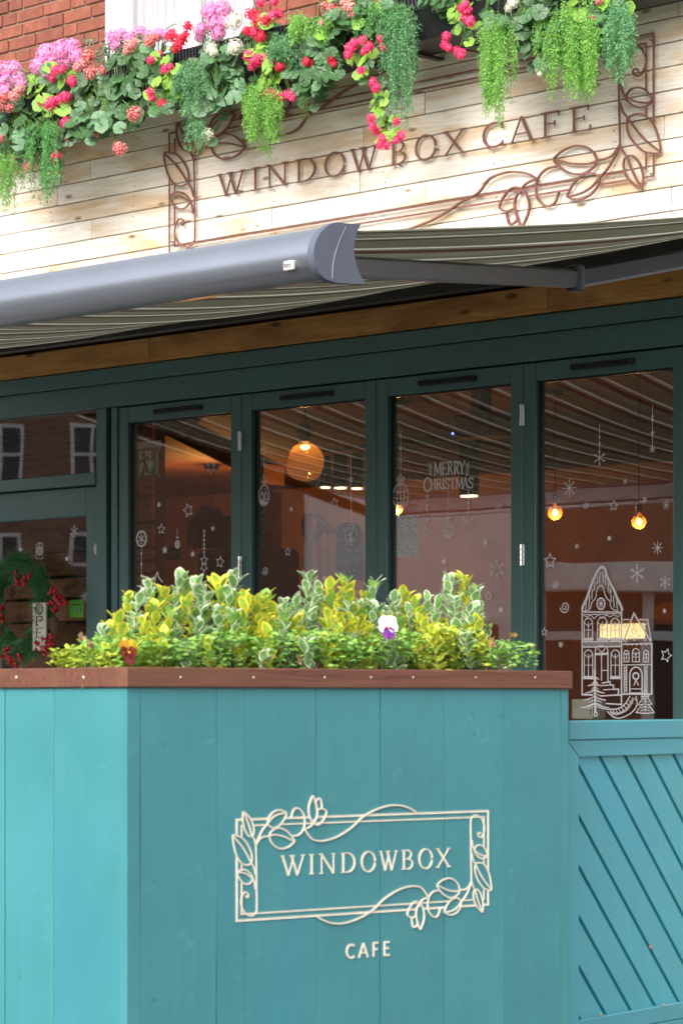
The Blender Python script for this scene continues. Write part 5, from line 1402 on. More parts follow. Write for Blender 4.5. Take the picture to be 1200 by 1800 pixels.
# ------------------------------------------------------------------ wreath on the entrance door
wx, wz = FA.px(56, 1066, -.02)
t = Thing('christmas_wreath', 'green pine christmas wreath with red berries and cones on the entrance door', 'wreath', FA, wx, -.01, wz)
rr = random.Random(2)
RW = .185
WYY = -.035
def ringpt(a, q=0): return Vector((wx + (RW + q) * math.cos(a), WYY, wz + (RW + q) * 1.0 * math.sin(a)))
m = MB(); m.tube([ringpt(R(k * 12)) for k in range(31)], .014, 6); t.part('ring', m, 'twig')
def needles(m, base, d, n, L, spread=.5, w=.0026):
    d = d.normalized()
    for i in range(n):
        v = (d + Vector((rr.uniform(-1, 1), rr.uniform(-1, .3), rr.uniform(-1, 1))) * spread).normalized()
        p = base + Vector((rr.uniform(-1, 1), rr.uniform(-1, 1), rr.uniform(-1, 1))) * .012
        l_ = L * rr.uniform(.6, 1.1); s_ = v.cross(Vector((rr.uniform(-1, 1), rr.uniform(-1, 1), rr.uniform(-1, 1)))).normalized() * w
        e_ = p + v * l_ + Vector((0, 0, -l_ * .12))
        if e_.y > .018: e_.y = .018
        m.add([p - s_, p + s_, e_], [(0, 1, 2)])
ma, mb_ = MB(), MB()
for k in range(230):
    a = rr.uniform(0, 2 * math.pi); tang = Vector((-math.sin(a), 0, math.cos(a))); out = Vector((math.cos(a), 0, math.sin(a)))
    d = tang * (1 if k % 3 else -.6) + out * rr.uniform(-.7, 1.0) + Vector((0, -.5, 0))
    if math.sin(a) < .1: d += Vector((0, 0, -.6))
    needles(mb_ if k % 5 == 0 else ma, ringpt(a, rr.uniform(-.035, .04)), d, 46, .085)
for k in range(16): needles(ma, ringpt(R(100 + rr.uniform(-25, 25)), .02), Vector((rr.uniform(-.6, .6), -.3, 1)), 25, .075)
t.part('pine_needles', ma, 'wreath_needle', kind='stuff'); t.part('pale_needles', mb_, 'wreath_needle_pale', kind='stuff')
def cone(px, py, s_, tilt):
    x, z = FA.px(px, py, .06); c = Vector((x, -.06, z)); m = MB(); M_ = Matrix.Rotation(tilt, 3, 'Y')
    m.lathe([(.004, -s_), (s_ * .5, -s_ * .7), (s_ * .58, -s_ * .1), (s_ * .4, s_ * .6), (.003, s_)], (0, 0, 0), 10); q = []
    tip = MB()
    for j in range(9):
        zz = -s_ * .85 + j * s_ * .2; r_ = s_ * .62 * math.sin(math.pi * (.18 + .75 * j / 9.)); n = 8
        for k in range(n):
            a = 2 * math.pi * (k + .5 * (j % 2)) / n; o_ = Vector((math.cos(a), math.sin(a), 0)); s2 = Vector((-math.sin(a), math.cos(a), 0)) * s_ * .17
            b0 = o_ * r_ * .6 + Vector((0, 0, zz)); e0 = o_ * r_ * 1.25 + Vector((0, 0, zz - s_ * .08)); th = Vector((0, 0, s_ * .05))
            m.add([b0 - s2, b0 + s2, e0 + s2, e0 - s2, b0 - s2 + th, b0 + s2 + th, e0 + s2 + th, e0 - s2 + th], [(0, 1, 2, 3), (4, 7, 6, 5), (2, 6, 7, 3), (0, 3, 7, 4), (1, 5, 6, 2)])
            tip.add([e0 - s2 * .8 + th * .2 + o_ * .0006, e0 + s2 * .8 + th * .2 + o_ * .0006, e0 + s2 * .8 + th + o_ * .0006, e0 - s2 * .8 + th + o_ * .0006], [(0, 1, 2, 3)])
    for mm in (m, tip): mm.v = [c + M_ @ v for v in mm.v]
    p = t.part('pine_cone', m, 'pine_cone'); t.part('scale_tips', tip, 'pine_cone_tip', parent=p)
cone(18, 1040, .038, R(15)); cone(96, 1096, .040, R(-10)); cone(0, 1115, .038, 0)
def berries(spots, n=7):
    for px, py in spots:
        x, z = FA.px(px, py, .085); m = MB()
        for k in range(n):
            c = Vector((x + rr.uniform(-.017, .017), -.085 + rr.uniform(-.015, .015), z + rr.uniform(-.019, .019))); m.ball(c, rr.uniform(.0072, .0095), 10, 7)
            m.tube([c, (x, -.06, z)], .0012, 4)
        m.smooth = True; t.part('berry_cluster', m, 'berry_red')
berries([(30, 1012), (52, 1012), (33, 1026), (42, 1024), (93, 1038), (98, 1046), (104, 1052), (110, 1057), (92, 1062), (98, 1072), (86, 1118), (78, 1128), (90, 1130), (70, 1136), (84, 1140), (2, 1070), (3, 1088), (6, 1152), (20, 1160), (12, 1146), (26, 1166), (78, 1146), (34, 1158)], 6)
x0, z1 = FA.px(59.5, 1060, .08); x1, z0 = FA.px(82.5, 1132, .08)
m = MB(); m.box(x0, x1, -.086, -.076, z0 - .03, z1, .001)
t2 = Thing('open_sign', 'small narrow cream wooden sign reading OPEN downwards inside the wreath', 'sign', FA, x0, -.076, z0)
t2.part('sign_board', m, 'cream_sign')
Hh = (z1 - z0) / 3.35; cw = (x1 - x0)
for i, ch in enumerate('OPEN'):
    zz = z1 - .010 - (i + 1) * Hh * .97 + .014
    if zz < z0 - .03: continue
    m = MB(); sx = cw * .66 / (GL[ch][0] * Hh * .8); glyph_into(m, ch, (x0 + x1) / 2 - GL[ch][0] * Hh * .8 * sx / 2, zz, Hh * .8, -.0862, .001, sx=sx, bold=1.25); t2.part('letter', m, 'ink')

# ------------------------------------------------------------------ leaf and flower meshes
rr = random.Random(4)
def round_leaf(mt, seed):
    r_ = random.Random(seed); m = MB(); n = 14; vs = [(0, 0, 0)]; uv = [(0, 0)]
    w = [1 + .07 * math.sin(5 * 2 * math.pi * k / n + seed) + r_.uniform(-.04, .04) for k in range(n + 1)]
    cup = r_.uniform(-.28, .30)
    for ring, q in ((1, .55), (2, 1.0)):
        for k in range(n + 1):
            a = R(14 + (332) * k / n); rad = q * w[k]
            z = cup * q * q * .5 + (.07 * math.sin(k * 2.9 + seed) * q)
            vs.append((rad * math.cos(a - math.pi / 2 + math.pi), rad * math.sin(a - math.pi / 2 + math.pi), z)); uv.append((rad * math.cos(a), rad * math.sin(a)))
    N = n + 1
    fs = [[0, 1 + k, 2 + k] for k in range(n)] + [[1 + k, 1 + N + k, 2 + N + k, 2 + k] for k in range(n)]
    m.add(vs, fs, 0, uv); m.smooth = True; me = m.mesh('leaf', mt); return me
def oval_leaf(mt, seed, wid=.31):
    """pointed oval leaf, unit length, growing along +y, blade normal +z"""
    r_ = random.Random(seed); m = MB(); n = 7; vs = []; uv = []; bend = r_.uniform(.05, .32)
    for i in range(n + 1):
        s_ = i / n; w = wid * math.sin(math.pi * min(1, s_ * .96 + .02)) ** .75 * (1 - .12 * s_)
        zc_ = -bend * s_ * s_
        for q in (-1, 0, 1): vs.append((q * w * (1 if i < n else .1), s_, zc_ + abs(q) * w * .28 + .03 * math.sin(s_ * 9 + seed + q))); uv.append((q * .95, (s_ - .5) * 2 * .9))
    fs = []
    for i in range(n): fs += [[i * 3, i * 3 + 1, i * 3 + 4, i * 3 + 3], [i * 3 + 1, i * 3 + 2, i * 3 + 5, i * 3 + 4]]
    m.add(vs, fs, 0, uv); m.smooth = True; return m.mesh('leaf', mt)
def flower_ball(mt, seed, n=85, ps=.34, flat=.8, florets=False):
    r_ = random.Random(seed); m = MB()
    m.ball((0, 0, 0), .64, 10, 7, sc=(1, 1, flat))
    for k in range(n):
        z = 1 - 2 * (k + .5) / n; ph = k * 2.39996; r0 = math.sqrt(1 - z * z)
        d = Vector((r0 * math.cos(ph), r0 * math.sin(ph), z)); d = (d + Vector((r_.uniform(-.2, .2), r_.uniform(-.2, .2), r_.uniform(-.2, .2)))).normalized()
        c = Vector((d.x, d.y, d.z * flat)) * r_.uniform(.80, 1.0)
        a = d.orthogonal().normalized(); a = Matrix.Rotation(r_.uniform(0, 6.28), 3, d) @ a; b = d.cross(a)
        if florets:
            for q in range(4):
                t_ = math.pi / 2 * q; e = a * math.cos(t_) + b * math.sin(t_); f = a * math.cos(t_ + 1.57) + b * math.sin(t_ + 1.57)
                m.add([c, c + e * ps * .55 + f * ps * .35 + d * .04, c + e * ps * .85 + d * .09, c + e * ps * .55 - f * ps * .35 + d * .04], [(0, 1, 2, 3)], 0, [(0, 0), (.5, .4), (1, 0), (.5, -.4)])
        else:
            tl = r_.uniform(.1, .55)
            m.add([c - a * ps * .2, c + b * ps * .5 + d * .06, c + (a * .8 + d * tl) * ps, c - b * ps * .5 + d * .06], [(0, 1, 2), (0, 2, 3)], 0, [(0, 0), (.4, .5), (1, 0), (.4, -.5)])
    return m.mesh('flower_head', mt)
RL = {c: [round_leaf('geranium_leaf_' + c, s_) for s_ in range(5)] for c in ('dark', 'grey', 'lime')}
FB = {}
for c, n, ps, fl in (('pink', 110, .24, True), ('red', 80, .42, False), ('magenta', 75, .42, False), ('rust', 120, .32, False), ('coral', 120, .32, False), ('white', 110, .30, False)):
    FB[c] = [flower_ball('petal_' + c, s_, n, ps, .85, fl) for s_ in range(3)]
def aim(pos, nrm, spin, s_):
    z = Vector(nrm).normalized(); q = z.to_track_quat('Z', 'Y').to_matrix().to_4x4()
    return Matrix.Translation(pos) @ q @ Matrix.Rotation(spin, 4, 'Z') @ Matrix.Diagonal((s_, s_, s_, 1))

# ------------------------------------------------------------------ flower boxes on the parapet
TB = 2.615
bi = 0
for (a, b, lab) in ((-3.1, -1.62, 'black plastic flower trough at the far left end of the parapet, under the pink hydrangeas'), (-1.58, -.40, 'black plastic flower trough left of the white carnations'), (-.36, .42, 'black plastic flower trough above the left part of the word WINDOWBOX'), (.46, 1.22, 'black plastic flower trough above the word CAFE'), (1.26, 2.3, 'black plastic flower trough at the top right corner')):
    t = Thing('flower_trough', lab, 'flower trough', FA, a, -.20, TB, 'black flower troughs along the parapet')
    m = MB(); m.xprism([(-.29, TB), (-.09, TB), (-.06, TB + .15), (-.31, TB + .15)], a, b); t.part('trough_body', m, 'black_plastic')
    m = MB(); m.xprism([(-.335, TB + .1505), (-.04, TB + .1505), (-.04, TB + .175), (-.335, TB + .175)], a - .01, b + .01)
    for k in range(int((b - a) / .02)): m.box(a + k * .02, a + k * .02 + .011, -.342, -.3355, TB + .125, TB + .172)
    t.part('ribbed_rim', m, 'black_plastic')
    for q in (a + .1, b - .13): m = MB(); m.box(q, q + .03, -.30, -.005, TB - .012, TB - .0005); t.part('bracket', m, 'black_plastic')
m = MB(); m.tube([(-3.3, -.045, TB + .02), (4.0, -.045, TB + .02)], .012, 8)
single('power_cable', m, 'black_plastic', 'black cable running behind the flower troughs', 'cable', FA, (0, -.045, TB + .02))

GRP = 'artificial flowering plants along the parapet'
def fplant(name, label, cat, px, py): 
    x, z = FA.px(px, py, .3); return Thing(name, label, cat, FA, x, -.3, z, GRP)
def leaves_at(t, spots, kinds, rpx=(8, 14), o0=.26, o1=.44):
    for (px, py) in spots:
        o_ = rr.uniform(o0, o1); x, z = FA.px(px, py, o_); Y = FA.world(x, -o_, z).y
        k = rr.choice(kinds); s_ = rr.uniform(*rpx) / FPX * Y
        n_ = (rr.uniform(-.5, .95), -1.0, rr.uniform(-.1, 1.0))
        t.inst('leaf', rr.choice(RL[k]), aim((x, -o_, z), n_, rr.uniform(0, 6.28), s_))
def ell(cx_, cy_, rx, ry, n):
    out = []
    mind = math.sqrt(rx * ry / n) * 1.05
    for tries in range(n * 30):
        a, q = rr.uniform(0, 6.28), math.sqrt(rr.random()); p = (cx_ + rx * q * math.cos(a), cy_ + ry * q * math.sin(a))
        if all((p[0] - o[0]) ** 2 + (p[1] - o[1]) ** 2 > mind ** 2 for o in out): out.append(p)
        if len(out) >= n: break
    return out
def flowers_at(t, spots, kind, o=.42):
    for s_ in spots:
        px, py, r_ = s_[:3]; k = s_[3] if len(s_) > 3 else kind
        oo = o + rr.uniform(-.02, .03); x, z = FA.px(px, py, oo); Y = FA.world(x, -oo, z).y; sc = r_ / FPX * Y
        t.inst('flower_head', rr.choice(FB[k]), aim((x, -oo, z), (rr.uniform(-.3, .6), -1, rr.uniform(0, .8)), rr.uniform(0, 6.28), sc))
def stems_to(t, cx_, cy_, spots):
    m = MB(); o = .24; x0, z0 = FA.px(cx_, cy_, o)
    for s_ in spots:
        x, z = FA.px(s_[0], s_[1], .38); mid = ((x0 + x) / 2, -.36, max(z0, z) - .0 * z + .02)
        m.tube(spline([(x0 + rr.uniform(-.05, .05), -o, z0), mid, (x, -.375, z)], 3), .0022, 4, caps=False)
    t.part('stems', m, 'stem_green')
def geranium(label, cx_, cy_, rx, ry, nl, kinds, fl, fk, rpx=(10.5, 17), name='geranium_plant', cat='geranium'):
    t = fplant(name, label, cat, cx_, cy_)
    sp = ell(cx_, cy_, rx, ry, int(nl * 1.7)); leaves_at(t, sp, kinds, rpx); flowers_at(t, fl, fk); stems_to(t, cx_, cy_ - ry * .2, sp[::2] + [f[:2] for f in fl]); return t
def vine(label, path, fl, nl, fk='magenta', kinds=('lime', 'dark', 'lime'), wd=22):
    t = fplant('trailing_vine', label, 'trailing plant', *path[0]); P = spline(path, 8)
    pts = [(*FA.px(p.x, p.y, .40), 0) for p in P]; m = MB(); m.tube([(p[0], -.395, p[1]) for p in pts], .0025, 5); t.part('stem', m, 'stem_green')
    sp = []
    for i in range(nl):
        p = P[int(i / nl * (len(P) - 1))]; sp.append((p.x + rr.uniform(-wd, wd), p.y + rr.uniform(-8, 8)))
    leaves_at(t, sp, kinds, (9, 14), .37, .45); flowers_at(t, fl, fk, .46); return t
def hydrangea(label, spots, leafspots=()):
    t = fplant('hydrangea_plant', label, 'hydrangea', spots[0][0], spots[0][1] + 30)
    flowers_at(t, spots, 'pink', .36); stems_to(t, spots[0][0], spots[0][1] + 50, spots); leaves_at(t, leafspots, ('dark', 'grey'), (10, 15), .2, .3); return t
hydrangea('cluster of pale pink hydrangea heads at the far left edge', [(2, 125, 18), (22, 122, 17), (12, 142, 19), (34, 140, 15), (-8, 148, 18), (10, 162, 14), (38, 150, 12)], [(30, 170), (5, 185)])
hydrangea('tall pink hydrangea cluster in front of the brick wall, left of the white window', [(82, 95, 20), (108, 88, 19), (126, 84, 17), (70, 115, 18), (95, 112, 19), (118, 105, 18), (134, 98, 14), (86, 126, 14), (140, 110, 10)], [(60, 135), (130, 135)])
hydrangea('low row of pink hydrangea heads at the left corner of the white window', [(198, 66, 15), (212, 60, 13), (228, 66, 13), (246, 58, 13), (262, 64, 12), (280, 60, 12), (205, 80, 12), (292, 60, 9)])
hydrangea('pink hydrangea cluster in front of the right pane of the white window', [(370, 20, 17), (390, 18, 17), (378, 40, 18), (396, 38, 14), (352, 52, 14), (384, 58, 14), (350, 66, 9), (402, 24, 10)], [(362, 48)])
geranium('rust red flowered plant with broad dark leaves hanging at the far left edge', 20, 225, 42, 62, 34, ('dark', 'dark', 'grey'), [(10, 172, 12), (26, 168, 11, 'coral'), (36, 158, 10, 'coral'), (4, 186, 12), (18, 190, 9), (8, 172, 9), (28, 276, 6, 'coral'), (52, 292, 8), (2, 244, 8)], 'rust')
geranium('bright red geranium with lime leaves under the tall pink hydrangea', 95, 155, 45, 42, 26, ('lime', 'lime', 'dark'), [(76, 178, 12), (90, 182, 13), (104, 176, 12), (116, 170, 11), (98, 124, 10), (110, 122, 8), (92, 138, 7), (116, 216, 11), (122, 222, 9), (118, 243, 9), (100, 273, 10), (96, 280, 8), (126, 140, 9), (128, 146, 8)], 'magenta')
geranium('rust red carnation plant with large dark geranium leaves right of the tall pink hydrangea', 165, 185, 58, 60, 46, ('dark', 'dark', 'grey'), [(156, 100, 13), (148, 112, 11), (160, 128, 13), (180, 124, 9), (138, 118, 11, 'coral'), (236, 200, 15), (211, 262, 13), (206, 256, 9), (170, 236, 7)], 'rust')
geranium('coral flowered plant with grey green leaves left under the white window', 235, 120, 42, 46, 30, ('dark', 'grey', 'dark'), [(228, 82, 12), (236, 74, 9), (264, 72, 11, 'rust'), (274, 66, 10, 'rust'), (258, 78, 8, 'rust'), (222, 92, 8)], 'coral')
t = fplant('bushy_filler', 'grey green fine leaved bushy plant between the hydrangeas', 'bushy plant', 195, 110)
def tuft(t, cx_, cy_, rx, ry, n, mt, L=4.5, o0=.2, o1=.42, name='foliage'):
    m = MB()
    for i in range(n):
        a, q = rr.uniform(0, 6.28), math.sqrt(rr.random()); o = rr.uniform(o0, o1)
        x, z = FA.px(cx_ + rx * q * math.cos(a), cy_ + ry * q * math.sin(a), o); s_ = L * rr.uniform(.6, 1.2) / FPX * 12.3
        d = Vector((rr.uniform(-1, 1), rr.uniform(-1, .2), rr.uniform(-.6, 1))).normalized(); n_ = d.orthogonal().normalized() * s_ * .42; p = Vector((x, -o, z))
        n_ = Matrix.Rotation(rr.uniform(0, 6.28), 3, d) @ n_
        m.add([p, p + d * s_ * .5 + n_, p + d * s_, p + d * s_ * .5 - n_], [(0, 1, 2, 3)], 0, [(0, 0), (.5, .5), (1, 0), (.5, -.5)])
    return t.part(name, m, mt, kind='stuff')
tuft(t, 195, 100, 28, 22, 700, 'bushy_grey_green'); tuft(t, 160, 72, 12, 5, 60, 'bushy_grey_green'); tuft(t, 45, 140, 26, 20, 300, 'bushy_grey_green'); tuft(t, 380, 78, 28, 12, 260, 'bushy_grey_green')
def fern(label, px, py, wtop, length, n, mt, name='trailing_fern', lean=0, o=.40, dens=1.0, leaf=3.0, spread=1.25, top=12):
    """a hanging cushion of thin strands set with tiny leaves"""
    t = fplant(name, label, 'trailing fern', px, py)
    m = MB(); st_ = MB()
    cls = [rr.uniform(-1, 1) for _ in range(9)]
    for i in range(int(n * .62)):
        cl = cls[i % 9]
        u = max(-1, min(1, cls[i % 9] * .95 + rr.gauss(0, .16))); oo = o + rr.uniform(-.10, .06)
        Lp = length * (1 - .45 * abs(u) ** 2) * (rr.uniform(.25, .8) if i % 4 else rr.uniform(.7, 1.08)); x0 = px + u * wtop * .75; y0 = py + rr.uniform(-top, top * 1.9) * (1 if i % 2 else .4) + abs(u) * 6
        P = []
        k_n = 7
        wob = rr.uniform(-3, 3)
        for k in range(k_n + 1):
            s_ = k / k_n; xx = x0 + u * wtop * .25 * spread * math.sin(s_ * 1.7) * (1 - .6 * s_) + lean * s_ * Lp + cl * s_ * 9 + wob * math.sin(s_ * 5 + i); yy = y0 + Lp * s_
            a = FA.px(xx, yy, oo + .03 * math.sin(s_ * 3)); P.append(Vector((a[0], -(oo + .03 * math.sin(s_ * 3)), a[1])))
        if i % 3 == 0: st_.tube(P, .0009, 3, caps=False)
        cnt = int(Lp * .16 * dens) + 3
        for c in range(cnt):
            f = min(k_n - .01, (c + rr.random() * .8) / cnt * k_n); k = int(f); p = P[k].lerp(P[k + 1], f - k)
            for sgn in (-1, 1):
                bd = Vector((sgn * rr.uniform(.35, 1), rr.uniform(-.9, .5), rr.uniform(-1.0, .15))).normalized(); bl_ = rr.uniform(.012, .034) * (1.1 - .5 * f / k_n)
                for q in range(6):
                    bp = p + bd * bl_ * (q + .6) / 6 + Vector((0, 0, -.25 * bl_ * (q / 6) ** 2))
                    sd_ = -1 if q % 2 else 1
                    d = (bd * .7 + Vector((rr.uniform(-.6, .6), rr.uniform(-.8, .3), sd_ * .7))).normalized(); s_ = leaf * rr.uniform(.7, 1.3) / FPX * 12; nn = (d.cross(Vector((rr.uniform(-1, 1), rr.uniform(-1, 1), rr.uniform(-1, 1)))).normalized()) * s_ * .33
                    m.add([bp, bp + d * s_ * .5 + nn, bp + d * s_, bp + d * s_ * .5 - nn], [(0, 1, 2, 3)], 0, [(0, 0), (.5, .5), (1, 0), (.5, -.5)])
    t.part('fronds', m, mt, kind='stuff'); t.part('strands', st_, 'stem_green', kind='stuff'); return t
fern('lime green fern trailing at the bottom left edge of the flower band', 12, 270, 26, 110, 70, 'fern_lime')
fern('mid green feathery fern hanging below the red geranium at the left', 85, 215, 34, 140, 120, 'fern_green')
fern('blue green feathery fern in the gap left of the white carnation', 338, 110, 26, 105, 80, 'fern_blue', top=16)
fern('bright lime fern hanging in a thick column over the sign, left of the word WINDOWBOX', 462, 150, 30, 122, 140, 'fern_lime')
fern('bright green moss fern cushion above the black trough in the middle', 545, 28, 34, 48, 110, 'fern_lime', top=14)
fern('blue green fern behind the middle geranium leaves', 500, 60, 22, 60, 60, 'fern_blue', top=16)
fern('blue green fern hanging in a long drape beside the red vine', 706, 18, 34, 185, 110, 'fern_blue', top=20)
fern('fresh green fern cushion above the drape near the red vine', 665, 8, 44, 60, 90, 'fern_green', top=14)
fern('long lime fern hanging down to the letter C of CAFE', 868, 36, 34, 172, 140, 'fern_lime', top=22)
fern('broad lime fern mass hanging over the word CAFE', 1000, 20, 60, 150, 220, 'fern_lime', top=30)
fern('blue green fern at the right end of the flower band beside the metal sign corner', 1082, 12, 32, 130, 105, 'fern_blue', top=20)
fern('small pale fern sprig hanging over the top left corner of the metal sign', 342, 205, 16, 60, 30, 'fern_blue')
geranium('red and lime vine cluster hanging below the left side of the white window', 288, 140, 30, 55, 24, ('lime', 'dark', 'lime'), [(302, 62, 12, 'red'), (318, 74, 13, 'red'), (310, 84, 10, 'red'), (326, 62, 9, 'red'), (330, 46, 10, 'red'), (265, 106, 8), (280, 95, 7), (264, 162, 8), (268, 172, 8), (284, 182, 9, 'red'), (294, 188, 9, 'red'), (290, 121, 9), (300, 118, 7)], 'magenta', (9, 14))
geranium('white flowered plant with pale rounded leaves below the right pane of the white window', 378, 135, 44, 56, 36, ('dark', 'grey', 'grey'), [(411, 36, 17), (414, 82, 15), (406, 90, 10), (370, 84, 12), (376, 92, 9), (365, 236, 12)], 'white')
leaves_at(t, [(352, 200), (338, 214), (392, 205), (372, 248), (350, 226), (385, 224)], ('dark', 'grey'), (10, 15), .3, .4)
geranium('bright red and magenta geranium cascade above the lime fern column', 465, 95, 36, 62, 36, ('lime', 'dark', 'lime'), [(442, 24, 12, 'red'), (452, 34, 13, 'red'), (466, 36, 12, 'red'), (480, 26, 10), (490, 24, 9), (458, 4, 9), (482, 2, 9), (434, 54, 9, 'red'), (448, 56, 11), (458, 64, 11, 'red'), (438, 98, 11), (450, 106, 12), (444, 116, 9), (458, 110, 9), (468, 102, 9), (484, 112, 12, 'red'), (492, 118, 9, 'red'), (470, 162, 10), (482, 166, 9), (494, 170, 9), (508, 166, 10), (514, 172, 7)], 'magenta')
geranium('dark leaved red flowered plant over the black trough in the middle of the band', 568, 95, 38, 55, 34, ('dark', 'dark', 'grey'), [(584, 14, 12, 'rust'), (590, 22, 11, 'coral'), (572, 10, 9, 'rust'), (538, 108, 8), (545, 112, 7), (582, 104, 9), (586, 112, 7), (565, 40, 6, 'coral')], 'red')
geranium('rose pink flowered plant at the top of the band above the long red vine', 608, 12, 34, 30, 18, ('dark', 'grey', 'lime'), [(614, 10, 13), (626, 22, 10), (618, 26, 8), (604, 4, 8)], 'coral')
vine('long red flowered vine hanging over the O and W of the sign', [(640, 60), (640, 110), (655, 150), (670, 190), (685, 225), (690, 250)], [(616, 84, 11), (612, 96, 9), (624, 76, 10), (638, 70, 9), (648, 82, 10), (640, 90, 8), (668, 68, 8), (673, 84, 8), (634, 124, 8), (655, 144, 9), (660, 154, 9), (652, 208, 8), (655, 222, 8), (662, 230, 9), (696, 213, 8), (704, 238, 9), (696, 246, 8), (672, 244, 9), (668, 254, 9), (680, 256, 8)], 38)
vine('red flowered vine left of the long lime fern', [(800, 5), (815, 40), (808, 80)], [(812, 14, 10), (822, 18, 9), (818, 30, 11), (826, 38, 10), (818, 8, 8), (784, 64, 9), (782, 78, 9), (788, 84, 7), (802, 90, 9), (810, 97, 8), (812, 92, 7)], 16)
geranium('grey leaved white flowered geranium between the two lime ferns', 945, 45, 42, 48, 34, ('dark', 'grey', 'grey'), [(900, 6, 11), (893, 14, 8), (945, 122, 6), (948, 130, 5)], 'white')
leaves_at(t, [(922, 83), (930, 96), (950, 112), (962, 116), (936, 118), (925, 74)], ('grey', 'dark'), (11, 15), .36, .44)
geranium('dark leaved plant with small rust flowers in the right hand fern', 1035, 45, 30, 36, 14, ('grey', 'dark'), [(1045, 38, 8), (1052, 2, 8), (1040, 32, 6), (1026, 48, 5)], 'rust')
geranium('dark green leaf cluster hanging under the middle trough over the sign curl', 550, 150, 26, 26, 12, ('dark', 'grey'), [], 'red', (8, 13), 'trailing_leaf_cluster', 'trailing plant')
geranium('dark leaves filling the band behind the red vine', 770, 8, 30, 18, 12, ('dark', 'grey'), [], 'red', (9, 14), 'trailing_leaf_cluster', 'trailing plant')
def lip(label, x0, y0, x1, y1, n, sp=24, kinds=('dark', 'dark', 'grey'), fl=(), fk='rust'):
    t = fplant('trailing_leaf_cluster', label, 'trailing plant', (x0 + x1) / 2, (y0 + y1) / 2)
    pts = [(x0 + (x1 - x0) * (i + rr.random()) / n, y0 + (y1 - y0) * (i + .5) / n + rr.uniform(-sp, sp)) for i in range(n)]
    leaves_at(t, pts, kinds, (10, 16), .32, .46); flowers_at(t, fl, fk); stems_to(t, (x0 + x1) / 2, (y0 + y1) / 2 - 20, pts[::2])
lip('dark leaves hanging over the trough lip below the coral flowered plant', 0, 262, 130, 236, 22)
lip('broad dark leaves hanging over the trough lip around the lower rust carnation', 130, 226, 250, 196, 26)
lip('leaves hanging over the trough lip left of the blue green fern', 235, 196, 330, 168, 16, 18, ('dark', 'lime', 'grey'))
lip('leaves hanging over the trough lip between blue green and lime ferns', 330, 180, 430, 158, 20, 20, ('grey', 'dark'))
lip('leaves hanging in front of the middle trough right of the lime fern', 500, 140, 600, 112, 22, 26)
lip('upper leaf row behind the long red vine', 560, 40, 700, 10, 26, 30, ('dark', 'lime', 'grey'))
lip('leaves at the top edge between the blue fern drape and the red vine', 735, 6, 830, -8, 14, 16, ('dark', 'lime'))
lip('dark leaves filling behind the long lime fern and the broad lime fern', 840, 20, 1000, 0, 34, 34, ('dark', 'grey', 'dark'))
lip('leaves mixed into the right end of the flower band', 980, 40, 1110, 10, 22, 36, ('dark', 'grey', 'lime'))
t = fplant('leaf_sprig', 'pale leaf sprig with curly tendrils hanging over the sign above the N', 'leaf sprig', 540, 175)
leaves_at(t, [(536, 176), (552, 188), (530, 182)], ('grey',), (8, 11), .3, .36)
m = MB()
for k in range(4):
    P = [(530 + k * 4, 170), (524 + k * 5, 184), (532 + k * 3, 198), (526 + k * 6, 208)]; m.tube([(FA.px(a, b, .34)[0], -.34, FA.px(a, b, .34)[1]) for a, b in P], .0012, 4)
t.part('tendrils', m, 'fern_lime')

